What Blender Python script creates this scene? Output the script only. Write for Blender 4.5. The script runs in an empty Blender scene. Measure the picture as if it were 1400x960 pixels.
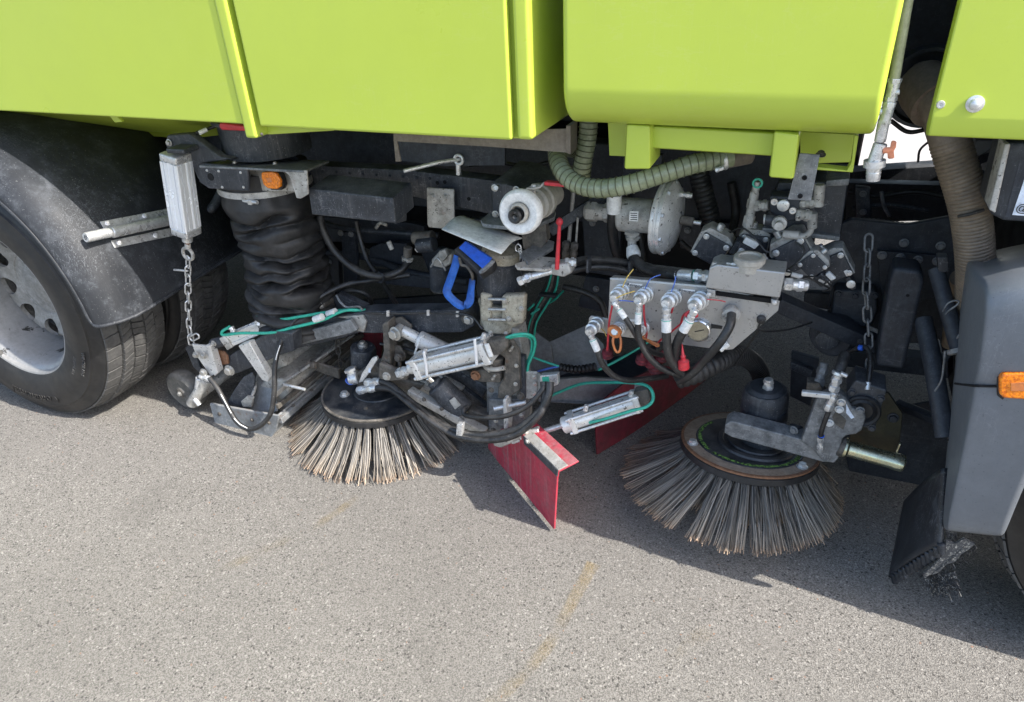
import bpy, bmesh, math, random
from mathutils import Vector, Matrix, noise
from math import sin, cos, pi, radians as rad
random.seed(7)
scene = bpy.context.scene
COL = scene.collection

# ------------------------------------------------------------------ camera
YAW, PIT, ROL, FPX, CAMH = rad(24.0), rad(30.3), rad(3.0), 955.0, 1.53
_fh = Vector((-sin(YAW), cos(YAW), 0)); _r0 = Vector((cos(YAW), sin(YAW), 0)); _z = Vector((0, 0, 1))
FWD = cos(PIT)*_fh - sin(PIT)*_z
_u0 = sin(PIT)*_fh + cos(PIT)*_z
RGT = cos(ROL)*_r0 - sin(ROL)*_u0
UPV = sin(ROL)*_r0 + cos(ROL)*_u0
CAM = Vector((0, 0, CAMH))
cd = bpy.data.cameras.new('camera'); cam = bpy.data.objects.new('camera', cd); COL.objects.link(cam)
cd.sensor_width = 36; cd.lens = 36*FPX/1400; cd.clip_start = .05; cd.clip_end = 600
mrot = Matrix((RGT, UPV, -FWD)).transposed().to_4x4()
cam.matrix_world = Matrix.Translation(CAM) @ mrot
scene.camera = cam
scene.render.resolution_x, scene.render.resolution_y = 1024, 702

# ------------------------------------------------------------------ sky, sun, exposure
SUN_EL, SUN_SKEW = rad(43), rad(8.2)
w = bpy.data.worlds.new('World'); scene.world = w; w.use_nodes = True
nt = w.node_tree; bg = nt.nodes['Background']
sky = nt.nodes.new('ShaderNodeTexSky'); sky.sky_type = 'NISHITA'; sky.sun_disc = False
sky.sun_elevation = SUN_EL; sky.sun_rotation = rad(90) + SUN_SKEW
sky.air_density = 1.0; sky.dust_density = 2.0; sky.ozone_density = 1.0
nt.links.new(sky.outputs[0], bg.inputs[0]); bg.inputs[1].default_value = 0.15
sl = bpy.data.lights.new('sun', 'SUN'); sun = bpy.data.objects.new('sun', sl); COL.objects.link(sun)
sl.energy = 3.4; sl.angle = rad(0.53); sl.color = (1, .955, .89)
sdir = Vector((cos(SUN_SKEW)*cos(SUN_EL), -sin(SUN_SKEW)*cos(SUN_EL), sin(SUN_EL)))
sun.rotation_euler = sdir.to_track_quat('Z', 'Y').to_euler()
sun.location = (3, 0, 6)
scene.view_settings.view_transform = 'Standard'
scene.view_settings.look = 'None'
scene.view_settings.exposure = 1.34
scene.view_settings.gamma = 1.0
scene.view_settings.use_curve_mapping = False

# ------------------------------------------------------------------ where a picture point stands at a given lateral distance
def at(px, py, Y):
    d = FWD*FPX + RGT*(px-700) - UPV*(py-480)
    return CAM + d*(Y/d.y)
def atz(px, py, z):
    d = FWD*FPX + RGT*(px-700) - UPV*(py-480)
    return CAM + d*((z-CAMH)/d.z)
def V(q):
    return q if isinstance(q, Vector) else at(*q)
def mpp(p):
    return (p-CAM).dot(FWD)/FPX          # metres per picture point

# ------------------------------------------------------------------ materials
MATS = {}
def mat(name, col, rough=.5, metal=0., col2=None, mix=.5, scale=12., sharp=.12, dust=0., dustcol=(.33, .31, .28),
        bump=.0, bscale=120., speck=0., speckcol=(.5, .5, .5), brushed=False, coat=0., trans=0., rust=0., sss=0., streak=0., spec=.5, grime=0., fine=.28, scratch=0., dlo=.4, splat=0.):
    m = bpy.data.materials.new(name); m.use_nodes = True; N = m.node_tree.nodes; L = m.node_tree.links
    b = N['Principled BSDF']
    def n(t, **k):
        x = N.new(t)
        for a, v in k.items(): setattr(x, a, v)
        return x
    tc = n('ShaderNodeTexCoord'); oi = n('ShaderNodeObjectInfo')
    ad = n('ShaderNodeVectorMath', operation='ADD'); sc = n('ShaderNodeVectorMath', operation='SCALE')
    cx = n('ShaderNodeCombineXYZ')
    for i in range(3): L.new(oi.outputs['Random'], cx.inputs[i])
    L.new(cx.outputs[0], sc.inputs[0]); sc.inputs['Scale'].default_value = 37.
    L.new(tc.outputs['Object'], ad.inputs[0]); L.new(sc.outputs[0], ad.inputs[1])
    P = ad.outputs[0]
    def noi(s, det=4., ro=.6, vec=None):
        x = n('ShaderNodeTexNoise'); x.inputs['Scale'].default_value = s; x.inputs['Detail'].default_value = det
        x.inputs['Roughness'].default_value = ro; L.new(vec or P, x.inputs['Vector']); return x.outputs[0]
    def ramp(v, a, c, smooth=True):
        x = n('ShaderNodeMapRange'); x.interpolation_type = 'SMOOTHSTEP' if smooth else 'LINEAR'
        L.new(v, x.inputs[0]); x.inputs[1].default_value = a; x.inputs[2].default_value = c; return x.outputs[0]
    def mixc(fac, A, B):
        x = n('ShaderNodeMix', data_type='RGBA')
        if hasattr(fac, 'is_linked'): L.new(fac, x.inputs[0])
        else: x.inputs[0].default_value = fac
        for s, i in ((A, 6), (B, 7)):
            if hasattr(s, 'is_linked'): L.new(s, x.inputs[i])
            else: x.inputs[i].default_value = (*s, 1)
        return x.outputs[2]
    def mul(a, k):
        x = n('ShaderNodeMath', operation='MULTIPLY'); L.new(a, x.inputs[0])
        if hasattr(k, 'is_linked'): L.new(k, x.inputs[1])
        else: x.inputs[1].default_value = k
        return x.outputs[0]
    c = None
    c2 = col2 or tuple(v*.75 for v in col)
    c = mixc(ramp(noi(scale*1.6, 8, .72), mix-sharp, mix+sharp), col, c2)
    if grime: c = mixc(mul(ramp(noi(scale*3.1, 8, .7), .5, .66), grime), c, tuple(v*.28 for v in col))
    if streak:
        mp = n('ShaderNodeMapping'); mp.inputs['Scale'].default_value = (60, 60, 2.5); L.new(P, mp.inputs[0])
        c = mixc(mul(ramp(noi(1., 5, .7, mp.outputs[0]), .5, .75), streak), c, dustcol)
    if rust:
        c = mixc(mul(ramp(noi(scale*1.7, 8, .7), .58, .68), rust), c, (.16, .065, .025))
    rg = None
    if dust:
        geo = n('ShaderNodeNewGeometry'); sp = n('ShaderNodeSeparateXYZ'); L.new(geo.outputs['Normal'], sp.inputs[0])
        up = ramp(sp.outputs[2], -.25, 1.0, False)
        k = mul(ramp(noi(scale*.9, 9, .75), dlo, dlo+.2), up)
        ax = n('ShaderNodeMath', operation='ADD'); L.new(mul(k, dust), ax.inputs[0])
        L.new(mul(ramp(noi(scale*3.2, 9, .8), .52, .68), dust*.5), ax.inputs[1]); ax.use_clamp = True
        c = mixc(ax.outputs[0], c, dustcol); rg = ax.outputs[0]
    if scratch:
        for sx in ((9, 150, 30), (120, 40, 8)):
            mp = n('ShaderNodeMapping'); mp.inputs['Scale'].default_value = sx; mp.inputs['Rotation'].default_value = (.5, .9, .4); L.new(P, mp.inputs[0])
            q_ = noi(1., 3, .5, mp.outputs[0]); bandn = n('ShaderNodeMath', operation='COMPARE'); L.new(q_, bandn.inputs[0]); bandn.inputs[1].default_value = .5; bandn.inputs[2].default_value = .008
            c = mixc(mul(mul(bandn.outputs[0], ramp(noi(scale, 4, .6), .45, .6)), scratch), c, tuple(min(.6, v*1.2+.12) for v in dustcol))
    if fine:
        hs = n('ShaderNodeMix', data_type='RGBA', blend_type='MULTIPLY'); hs.inputs[0].default_value = 1
        mr_ = n('ShaderNodeMapRange'); L.new(noi(75, 8, .8), mr_.inputs[0]); mr_.inputs[1].default_value = .3; mr_.inputs[2].default_value = .7; mr_.inputs[3].default_value = 1-fine; mr_.inputs[4].default_value = 1+fine
        L.new(c, hs.inputs[6]); L.new(mr_.outputs[0], hs.inputs[7]); c = hs.outputs[2]
    if speck:
        c = mixc(mul(ramp(noi(230, 3, .6), .66, .70), speck), c, speckcol)
    if splat:
        c = mixc(mul(ramp(noi(70, 4, .55), .655, .675), splat), c, (.03, .027, .022)); c = mixc(mul(ramp(noi(150, 3, .5), .66, .68), splat), c, (.035, .03, .025))
    L.new(c, b.inputs['Base Color'])
    rn = ramp(noi(scale*1.3, 5), .25, .75)
    x = n('ShaderNodeMapRange'); L.new(rn, x.inputs[0]); x.inputs[3].default_value = max(.03, rough-.1); x.inputs[4].default_value = min(1, rough+.12)
    ro = x.outputs[0]
    if rg is not None:
        y = n('ShaderNodeMix', data_type='FLOAT'); L.new(rg, y.inputs[0]); L.new(ro, y.inputs[2]); y.inputs[3].default_value = .92; ro = y.outputs[0]
    L.new(ro, b.inputs['Roughness'])
    if rg is not None and metal:
        y = n('ShaderNodeMapRange'); L.new(rg, y.inputs[0]); y.inputs[3].default_value = metal; y.inputs[4].default_value = 0; L.new(y.outputs[0], b.inputs['Metallic'])
    else: b.inputs['Metallic'].default_value = metal
    b.inputs['Specular IOR Level'].default_value = spec
    if coat: b.inputs['Coat Weight'].default_value = coat; b.inputs['Coat Roughness'].default_value = .12
    if trans: b.inputs['Transmission Weight'].default_value = trans
    if sss: b.inputs['Subsurface Weight'].default_value = sss; b.inputs['Subsurface Radius'].default_value = (.01, .01, .008)
    if bump or brushed:
        bp = n('ShaderNodeBump'); bp.inputs['Strength'].default_value = bump or .15; bp.inputs['Distance'].default_value = .004
        if brushed:
            mp = n('ShaderNodeMapping'); mp.inputs['Scale'].default_value = (500, 500, 6); L.new(P, mp.inputs[0]); h = noi(1., 3, .6, mp.outputs[0])
        else: h = noi(bscale, 6, .65)
        L.new(h, bp.inputs['Height']); L.new(bp.outputs[0], b.inputs['Normal'])
    MATS[name] = m
    return m
D1 = (.30, .29, .27)
mat('green_paint', (.455, .563, .066), .36, fine=0, col2=(.443, .549, .064), scale=3, coat=.25, bump=.02, bscale=6, speck=.12, speckcol=(.25, .3, .07), dust=.05, dustcol=(.40, .42, .2), scratch=.05)
mat('black_plastic', (.019, .021, .025), .48, col2=(.028, .031, .036), scale=3.2, dust=.5, dlo=.53, dustcol=(.17, .185, .21), bump=.05, bscale=200, speck=.3, streak=.08, scratch=.22, fine=.15, spec=.35)
mat('tyre_rubber', (.011, .011, .012), .48, col2=(.018, .0175, .017), scale=8, dust=.13, dustcol=(.13, .12, .11), bump=.05, bscale=160)
mat('tread_rubber', (.085, .083, .08), .8, col2=(.055, .054, .053), scale=14, dust=.4, dustcol=(.16, .155, .145), bump=.2, bscale=260)
mat('hose_rubber', (.012, .012, .013), .42, col2=(.022, .022, .022), scale=14, dust=.3, dustcol=(.17, .16, .15), bump=.04, bscale=300, speck=.3)
mat('soft_rubber', (.011, .011, .012), .5, col2=(.02, .02, .021), scale=10, dust=.3, dustcol=(.11, .105, .10), bump=.08, bscale=110)
mat('black_steel', (.018, .022, .029), .45, col2=(.03, .035, .044), scale=9, dust=.36, dustcol=(.19, .19, .195), bump=.1, bscale=140, speck=.5, streak=.3, scratch=.18)
mat('under_steel', (.019, .023, .031), .5, col2=(.03, .036, .046), scale=7, dust=.25, dustcol=(.10, .105, .115), bump=.08, bscale=90, speck=.35, speckcol=(.17, .17, .18), streak=.15, scratch=.1, fine=.35, spec=.4)
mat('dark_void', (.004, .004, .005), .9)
mat('grey_plastic', (.148, .162, .18), .42, col2=(.128, .14, .157), scale=3, dust=.14, dustcol=(.25, .26, .28), bump=.08, bscale=320, speck=.6, speckcol=(.04, .04, .045), streak=.08, scratch=.1, fine=.06)
mat('aluminium', (.80, .80, .785), .33, metal=.45, col2=(.66, .655, .63), scale=10, dust=.35, dustcol=(.50, .475, .43), bump=.06, bscale=150, splat=.8, fine=.12)
mat('clean_aluminium', (.88, .90, .92), .22, metal=.35, col2=(.86, .88, .90), scale=4, fine=.04)
mat('dirty_aluminium', (.50, .49, .46), .5, metal=.2, col2=(.33, .315, .285), scale=11, dust=.45, dustcol=(.40, .375, .33), bump=.2, bscale=110, splat=.85, rust=.3, grime=.6, fine=.2)
mat('dirty_iron', (.075, .07, .062), .7, metal=.2, col2=(.14, .125, .105), scale=18, dust=.55, dustcol=(.23, .205, .18), bump=.25, bscale=120, speck=.5, speckcol=(.02, .02, .02), rust=.45, grime=.6)
mat('scuffed_steel', (.13, .138, .145), .5, metal=.25, col2=(.24, .247, .253), scale=14, dust=.35, dustcol=(.33, .325, .31), bump=.15, bscale=130, speck=.7, speckcol=(.6, .6, .6), grime=.5, scratch=.3)
mat('stainless', (.44, .445, .445), .34, metal=.6, col2=(.40, .405, .405), scale=4, dust=.12, dustcol=(.5, .49, .47), brushed=True, fine=.05, streak=.3, splat=.35)
mat('galvanised', (.76, .77, .77), .3, metal=.6, col2=(.58, .58, .57), scale=30, dust=.2, dustcol=(.46, .45, .42), bump=.06, grime=.35, fine=.1, splat=.4)
mat('zinc_bolt', (.6, .6, .58), .35, metal=.8, col2=(.4, .39, .36), scale=60, dust=.35, dustcol=(.35, .33, .3))
mat('brass_zinc', (.62, .58, .38), .22, metal=.95, col2=(.5, .55, .42), scale=14, dust=.2)
mat('chrome', (.8, .8, .8), .12, metal=1., scale=20, dust=.08)
mat('rim_paint', (.34, .335, .32), .55, metal=.3, col2=(.22, .215, .2), scale=10, dust=.5, dustcol=(.3, .285, .26), bump=.12, bscale=130, rust=.15)
mat('rim_lip', (.30, .302, .30), .4, metal=.25, grime=.25, col2=(.02, .02, .02), mix=.60, sharp=.01, scale=6, bump=.05, fine=.12, dust=.3, dustcol=(.22, .205, .18))
mat('white_plastic', (.78, .78, .76), .5, col2=(.7, .7, .68), scale=20, speck=.4, speckcol=(.3, .3, .3), dust=.12)
mat('beige_plastic', (.42, .40, .35), .5, col2=(.36, .34, .3), scale=15, dust=.3)
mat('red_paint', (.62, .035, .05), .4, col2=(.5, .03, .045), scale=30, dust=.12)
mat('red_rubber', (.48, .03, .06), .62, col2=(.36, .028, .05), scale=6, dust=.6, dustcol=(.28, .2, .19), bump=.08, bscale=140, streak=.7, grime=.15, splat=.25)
mat('blue_cloth', (.018, .12, .48), .75, col2=(.012, .085, .36), scale=25, dust=.2, dustcol=(.2, .22, .26), bump=.15, bscale=400)
mat('blue_plastic', (.02, .12, .62), .4, col2=(.018, .1, .55), scale=20, dust=.05)
mat('orange_lens', (.95, .28, .005), .25, col2=(.62, .14, .003), mix=.5, sharp=.1, scale=95, sss=.3, coat=.4, bump=.4, bscale=260)
mat('orange_plastic', (.62, .2, .05), .5, col2=(.5, .16, .05), scale=40, dust=.2)
mat('orange_faded', (.68, .25, .13), .6, col2=(.6, .22, .12), scale=40)
mat('teal_hose', (.03, .42, .29), .4, col2=(.03, .36, .26), scale=40, dust=.1)
mat('ribbed_hose', (.20, .23, .125), .3, col2=(.27, .30, .19), scale=9, dust=.35, dustcol=(.42, .47, .42), coat=.3, sss=.1)
mat('hose_wire', (.12, .13, .07), .45, scale=20)
mat('clear_hose', (.34, .35, .22), .3, col2=(.28, .29, .18), scale=10, coat=.4, sss=.2)
mat('brown_hose', (.20, .155, .11), .45, col2=(.15, .118, .085), scale=12, dust=.3, dustcol=(.28, .23, .18))
mat('tan_rubber', (.23, .185, .145), .5, col2=(.19, .15, .118), scale=12, dust=.2)
mat('brown_sheet', (.15, .125, .10), .55, metal=.2, col2=(.19, .165, .135), scale=9, dust=.3, dustcol=(.24, .21, .18), bump=.06)
mat('disc_black', (.010, .013, .019), .38, col2=(.022, .027, .035), scale=10, dust=.3, dustcol=(.2, .185, .165), bump=.05, speck=.5, speckcol=(.35, .33, .3))
mat('disc_rust', (.26, .19, .135), .55, col2=(.34, .25, .175), scale=16, dust=.45, dustcol=(.40, .325, .25), bump=.1, speck=.3, grime=.45)
mat('rust_edge', (.26, .13, .07), .7, col2=(.17, .085, .045), scale=60, bump=.1)
mat('chalk_green', (.24, .46, .085), .9, col2=(.03, .035, .03), mix=.5, sharp=.05, scale=85)
mat('paper_white', (.8, .8, .78), .6, col2=(.72, .72, .7), scale=60)
mat('ink', (.02, .02, .02), .6)
mat('label_blue_white', (.72, .78, .88), .5, col2=(.7, .76, .86), scale=8)
mat('yellow_wire', (.7, .5, .12), .6)
mat('blue_wire', (.08, .17, .6), .6)
mat('gauge_face', (.42, .36, .24), .6, col2=(.36, .31, .21), scale=40)
mat('carpet', (.07, .07, .072), .95, col2=(.42, .40, .35), mix=.57, sharp=.05, scale=120, bump=.6, bscale=250)
mat('strand', (.34, .32, .28), .9, col2=(.14, .135, .125), scale=50)
mat('pale_sheet', (.84, .85, .81), .6, col2=(.68, .685, .655), scale=10, dust=.2, dustcol=(.6, .58, .54), bump=.08, grime=.3, speck=.3, speckcol=(.15, .15, .15))
mat('shaded_red_rubber', (.20, .018, .032), .65, col2=(.12, .016, .022), scale=7, dust=.4, dustcol=(.10, .075, .07), bump=.08, streak=.3)  # darkened copy of the red rubber; deep shade is put into its colour
mat('olive_plate', (.075, .068, .038), .5, metal=.3, col2=(.05, .045, .03), scale=8, dust=.3, dustcol=(.13, .12, .09), bump=.1, rust=.3)
mat('cream_grime', (.46, .42, .325), .55, col2=(.31, .275, .21), scale=13, dust=.4, dustcol=(.38, .34, .27), bump=.2, grime=.6, splat=.9)
mat('trough_steel', (.25, .265, .275), .55, metal=.15, col2=(.17, .178, .185), scale=9, dust=.35, dustcol=(.34, .32, .29), bump=.15, rust=.75, speck=.5, speckcol=(.06, .06, .06), scratch=.3)
mat('grey_sheet', (.21, .22, .228), .55, metal=.15, col2=(.16, .167, .172), scale=6, dust=.3, dustcol=(.3, .295, .285), bump=.08, speck=.5, speckcol=(.06, .06, .06), scratch=.25, grime=.25)
mat('castor_rubber', (.13, .125, .115), .7, col2=(.09, .088, .082), scale=20, dust=.4, dustcol=(.24, .225, .2), bump=.15, grime=.4)

def bristle_mat():
    m = bpy.data.materials.new('bristle_steel'); m.use_nodes = True; N = m.node_tree.nodes; L = m.node_tree.links; b = N['Principled BSDF']
    uv = N.new('ShaderNodeAttribute'); uv.attribute_name = 'along'; 
    rd = N.new('ShaderNodeAttribute'); rd.attribute_name = 'tone'
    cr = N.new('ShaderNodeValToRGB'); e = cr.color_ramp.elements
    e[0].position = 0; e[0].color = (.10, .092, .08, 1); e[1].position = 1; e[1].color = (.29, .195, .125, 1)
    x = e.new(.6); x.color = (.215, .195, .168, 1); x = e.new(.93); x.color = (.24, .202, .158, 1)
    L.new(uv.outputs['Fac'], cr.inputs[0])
    mx = N.new('ShaderNodeMix'); mx.data_type = 'RGBA'; mx.blend_type = 'MULTIPLY'; mx.inputs[0].default_value = 1
    mr = N.new('ShaderNodeMapRange'); L.new(rd.outputs['Fac'], mr.inputs[0]); mr.inputs[3].default_value = .25; mr.inputs[4].default_value = 1.75
    L.new(cr.outputs[0], mx.inputs[6]); L.new(mr.outputs[0], mx.inputs[7]); L.new(mx.outputs[2], b.inputs['Base Color'])
    b.inputs['Roughness'].default_value = .45; b.inputs['Metallic'].default_value = 0.; b.inputs['Specular IOR Level'].default_value = .6
    MATS['bristle_steel'] = m
bristle_mat()

def ground_mat(name, base, light, darkc, k):
    m = bpy.data.materials.new(name); m.use_nodes = True; N = m.node_tree.nodes; L = m.node_tree.links; b = N['Principled BSDF']
    tc = N.new('ShaderNodeTexCoord'); P = tc.outputs['Object']
    def noi(s, d=5., r=.6):
        x = N.new('ShaderNodeTexNoise'); x.inputs['Scale'].default_value = s; x.inputs['Detail'].default_value = d; x.inputs['Roughness'].default_value = r; L.new(P, x.inputs[0]); return x.outputs[0]
    def vor(s):
        x = N.new('ShaderNodeTexVoronoi'); x.inputs['Scale'].default_value = s; L.new(P, x.inputs[0]); return x
    def mr(v, a, c, lo=0., hi=1.):
        x = N.new('ShaderNodeMapRange'); x.interpolation_type = 'SMOOTHSTEP'; L.new(v, x.inputs[0]); x.inputs[1].default_value = a; x.inputs[2].default_value = c; x.inputs[3].default_value = lo; x.inputs[4].default_value = hi; return x.outputs[0]
    def mix(f, A, B, mode='MIX'):
        x = N.new('ShaderNodeMix'); x.data_type = 'RGBA'; x.blend_type = mode
        L.new(f, x.inputs[0]) if hasattr(f, 'is_linked') else setattr(x.inputs[0], 'default_value', f)
        for s, i in ((A, 6), (B, 7)):
            if hasattr(s, 'is_linked'): L.new(s, x.inputs[i])
            else: x.inputs[i].default_value = (*s, 1)
        return x.outputs[2]
    v1 = vor(380*k); v2 = vor(220*k)
    sp = N.new('ShaderNodeSeparateColor'); L.new(v1.outputs['Color'], sp.inputs[0])
    sp2 = N.new('ShaderNodeSeparateColor'); L.new(v2.outputs['Color'], sp2.inputs[0])
    c = mix(mr(sp.outputs[0], .1, .9), darkc, light)
    c = mix(.5, c, base)
    c = mix(mr(sp2.outputs[1], .968, .976), c, tuple(min(.8, x*1.0) for x in light))      # pale chips
    c = mix(mr(sp2.outputs[2], .97, .98), c, tuple(x*1.05 for x in darkc))      # dark chips
    c = mix(mr(sp2.outputs[0], .9985, .999), c, (.28, .17, .12))                 # few reddish chips
    c = mix(mr(noi(1.1, 6, .65), .35, .7, 0, .35), c, tuple(x*.74 for x in base))
    c = mix(mr(noi(5.5, 6, .7), .5, .75, 0, .3), c, tuple(x*1.22 for x in base))
    c = mix(mr(noi(2.3, 4, .55), .62, .72, 0, .28), c, tuple(x*.62 for x in base))
    L.new(c, b.inputs['Base Color']); b.inputs['Roughness'].default_value = .88; b.inputs['Specular IOR Level'].default_value = .3
    bp = N.new('ShaderNodeBump'); bp.inputs['Strength'].default_value = .55; bp.inputs['Distance'].default_value = .003
    ds = N.new('ShaderNodeMath'); ds.operation = 'ADD'; L.new(v1.outputs['Distance'], ds.inputs[0]); L.new(noi(260, 3), ds.inputs[1])
    L.new(ds.outputs[0], bp.inputs['Height']); L.new(bp.outputs[0], b.inputs['Normal'])
    MATS[name] = m
ground_mat('asphalt', (.186, .174, .156), (.345, .326, .294), (.066, .062, .056), 1.)
ground_mat('pale_concrete', (.42, .39, .365), (.46, .43, .40), (.33, .31, .29), .5)
def paint_mat():
    m = bpy.data.materials.new('worn_yellow'); m.use_nodes = True; N = m.node_tree.nodes; L = m.node_tree.links; b = N['Principled BSDF']
    b.inputs['Base Color'].default_value = (.36, .255, .10, 1); b.inputs['Roughness'].default_value = .9
    tc = N.new('ShaderNodeTexCoord'); a = N.new('ShaderNodeTexNoise'); a.inputs['Scale'].default_value = 300; a.inputs['Detail'].default_value = 2; L.new(tc.outputs['Object'], a.inputs[0])
    g = N.new('ShaderNodeTexNoise'); g.inputs['Scale'].default_value = 11; g.inputs['Detail'].default_value = 5; L.new(tc.outputs['Object'], g.inputs[0])
    e = N.new('ShaderNodeAttribute'); e.attribute_name = 'fade'
    m1 = N.new('ShaderNodeMath'); m1.operation = 'MULTIPLY'; L.new(a.outputs[0], m1.inputs[0]); L.new(g.outputs[0], m1.inputs[1])
    m2 = N.new('ShaderNodeMath'); m2.operation = 'MULTIPLY'; L.new(m1.outputs[0], m2.inputs[0]); L.new(e.outputs['Fac'], m2.inputs[1])
    r = N.new('ShaderNodeMapRange'); L.new(m2.outputs[0], r.inputs[0]); r.inputs[1].default_value = .1; r.inputs[2].default_value = .30; r.inputs[3].default_value = 0; r.inputs[4].default_value = .62
    L.new(r.outputs[0], b.inputs['Alpha']); MATS['worn_yellow'] = m
paint_mat()

# ------------------------------------------------------------------ object helpers
CUR = None
def thing(name, label, cat, loc, group=None):
    global CUR
    o = bpy.data.objects.new(name, None); COL.objects.link(o); o.empty_display_size = .05
    o.location = V(loc); o['label'] = label; o['category'] = cat
    if group: o['group'] = group
    CUR = o
    return o
def wloc(o):
    l = Vector(o.location)
    while o.parent: o = o.parent; l += Vector(o.location)
    return l
def link(name, me, m, par='cur', loc=None, rot=None, smooth=35, label=None):
    o = bpy.data.objects.new(name, me); COL.objects.link(o)
    if m and not me.materials: me.materials.append(MATS[m] if isinstance(m, str) else m)
    if par == 'cur': par = CUR
    l = Vector(loc) if loc is not None else Vector((0, 0, 0))
    if par: o.parent = par; l = l - wloc(par)
    o.location = l
    if rot is not None: o.rotation_mode = 'QUATERNION'; o.rotation_quaternion = rot
    if label: o['label'] = label
    return o
def finish(name, bm, m, par='cur', smooth=35, label=None, hard=False):
    bmesh.ops.recalc_face_normals(bm, faces=bm.faces)
    lo = Vector((1e9,)*3); hi = -lo
    for v in bm.verts:
        for i in range(3): lo[i] = min(lo[i], v.co[i]); hi[i] = max(hi[i], v.co[i])
    c = (lo+hi)/2
    for v in bm.verts: v.co -= c
    me = bpy.data.meshes.new(name); bm.to_mesh(me); bm.free()
    if hard:                    # bevelled solids: flat faces stay flat, only the bevels shade round
        me.shade_smooth(); N_ = [Vector((0, 0, 0)) for _ in me.vertices]
        for p_ in me.polygons:
            for vi in p_.vertices: N_[vi] += p_.normal*p_.area
        me.normals_split_custom_set_from_vertices([tuple(v.normalized()) if v.length > 0 else (0, 0, 1) for v in N_])
    elif smooth: me.shade_smooth(); me.set_sharp_from_angle(angle=rad(smooth))
    return link(name, me, m, par, c, label=label)
def bev(bm, wd, seg=2, ang=30):
    if wd <= 0: return
    ed = [e for e in bm.edges if len(e.link_faces) == 2 and e.calc_face_angle(0) > rad(ang)]
    if ed: bmesh.ops.bevel(bm, geom=ed, offset=wd, segments=seg, profile=.6, affect='EDGES', clamp_overlap=True)
def frame(d):
    d = d.normalized(); a = Vector((0, 0, 1)) if abs(d.z) < .9 else Vector((1, 0, 0))
    x = d.cross(a).normalized(); y = d.cross(x).normalized()
    return x, y, d
def crom(P, n):
    P = [P[0]*2-P[1]] + P + [P[-1]*2-P[-2]]; out = []
    for i in range(1, len(P)-2):
        a, b, c, d = P[i-1:i+3]
        for k in range(n):
            t = k/n
            out.append(.5*((2*b)+(c-a)*t+(2*a-5*b+4*c-d)*t*t+(3*b-a-3*c+d)*t**3))
    out.append(P[-2]); return out
def resample(P, n):
    ds = [0]
    for i in range(1, len(P)): ds.append(ds[-1]+(P[i]-P[i-1]).length)
    out = []; j = 0
    for k in range(n+1):
        s = ds[-1]*k/n
        while j < len(P)-2 and ds[j+1] < s: j += 1
        t = (s-ds[j])/max(1e-9, ds[j+1]-ds[j]); out.append(P[j].lerp(P[j+1], min(1, max(0, t))))
    return out, ds[-1]
def sweep(bm, P, rf, seg=12, caps=True):
    """rings along P, rf(i, ang) -> radius"""
    t0 = (P[1]-P[0]).normalized(); x, y, _ = frame(t0); rings = []
    for i, p in enumerate(P):
        t = (P[min(i+1, len(P)-1)]-P[max(i-1, 0)]).normalized()
        q = t0.rotation_difference(t); x = q @ x; y = q @ y; t0 = t
        rings.append([bm.verts.new(p+(x*cos(a)+y*sin(a))*rf(i, a)) for a in [2*pi*k/seg for k in range(seg)]])
    for i in range(len(rings)-1):
        for k in range(seg):
            bm.faces.new((rings[i][k], rings[i][(k+1) % seg], rings[i+1][(k+1) % seg], rings[i+1][k]))
    if caps: bm.faces.new(rings[0][::-1]); bm.faces.new(rings[-1])
    return rings
def tube(name, m, pts, r, par='cur', n=8, seg=10, rib=None, smooth=60, straight=False, label=None):
    P = [V(q) for q in pts]; rr = r*mpp(P[len(P)//2]) if r > .5 else r
    if len(P) > 2 and not straight: P = crom(P, n)
    bm = bmesh.new()
    if rib:
        pitch, amp = rib; L = sum((P[i+1]-P[i]).length for i in range(len(P)-1)); k = max(4, int(L/pitch)); P, L = resample(P, k*4)
        prof = (0, .8, 1, .8)
        sweep(bm, P, lambda i, a: rr*(1-amp*(1-prof[i % 4])), seg)
    else: sweep(bm, P, lambda i, a: rr, seg)
    return finish(name, bm, m, par, smooth, label)
def cyl(name, m, a, b, r, r2=None, par='cur', seg=20, bv=.12, label=None):
    a, b = V(a), V(b); k = mpp(a); r = r*k if r > .5 else r; r2 = r if r2 is None else (r2*k if r2 > .5 else r2)
    bm = bmesh.new(); x, y, d = frame(b-a); L = (b-a).length; c = min(min(r, r2)*bv, L*.3)
    prof = [(0, 0), (0, r-c), (c, r), (L-c, r2), (L, r2-c), (L, 0)] if c > 0 else [(0, 0), (0, r), (L, r2), (L, 0)]
    lathe_into(bm, a, d, prof, seg)
    return finish(name, bm, m, par, 40, label)
def lathe_into(bm, o, d, prof, seg=24, a0=0):
    x, y, d = frame(d); rings = []
    for h, r in prof:
        if r < 1e-6: rings.append([bm.verts.new(o+d*h)])
        else: rings.append([bm.verts.new(o+d*h+(x*cos(a0+2*pi*k/seg)+y*sin(a0+2*pi*k/seg))*r) for k in range(seg)])
    for i in range(len(rings)-1):
        A, B = rings[i], rings[i+1]
        for k in range(seg):
            k2 = (k+1) % seg
            if len(A) == 1 and len(B) == 1: continue
            if len(A) == 1: bm.faces.new((A[0], B[k], B[k2]))
            elif len(B) == 1: bm.faces.new((A[k2], A[k], B[0]))
            else: bm.faces.new((A[k], B[k], B[k2], A[k2]))
def lathe(name, m, o, d, prof, seg=28, par='cur', smooth=40, label=None):
    bm = bmesh.new(); lathe_into(bm, V(o), Vector(d), prof, seg); return finish(name, bm, m, par, smooth, label)
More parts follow.
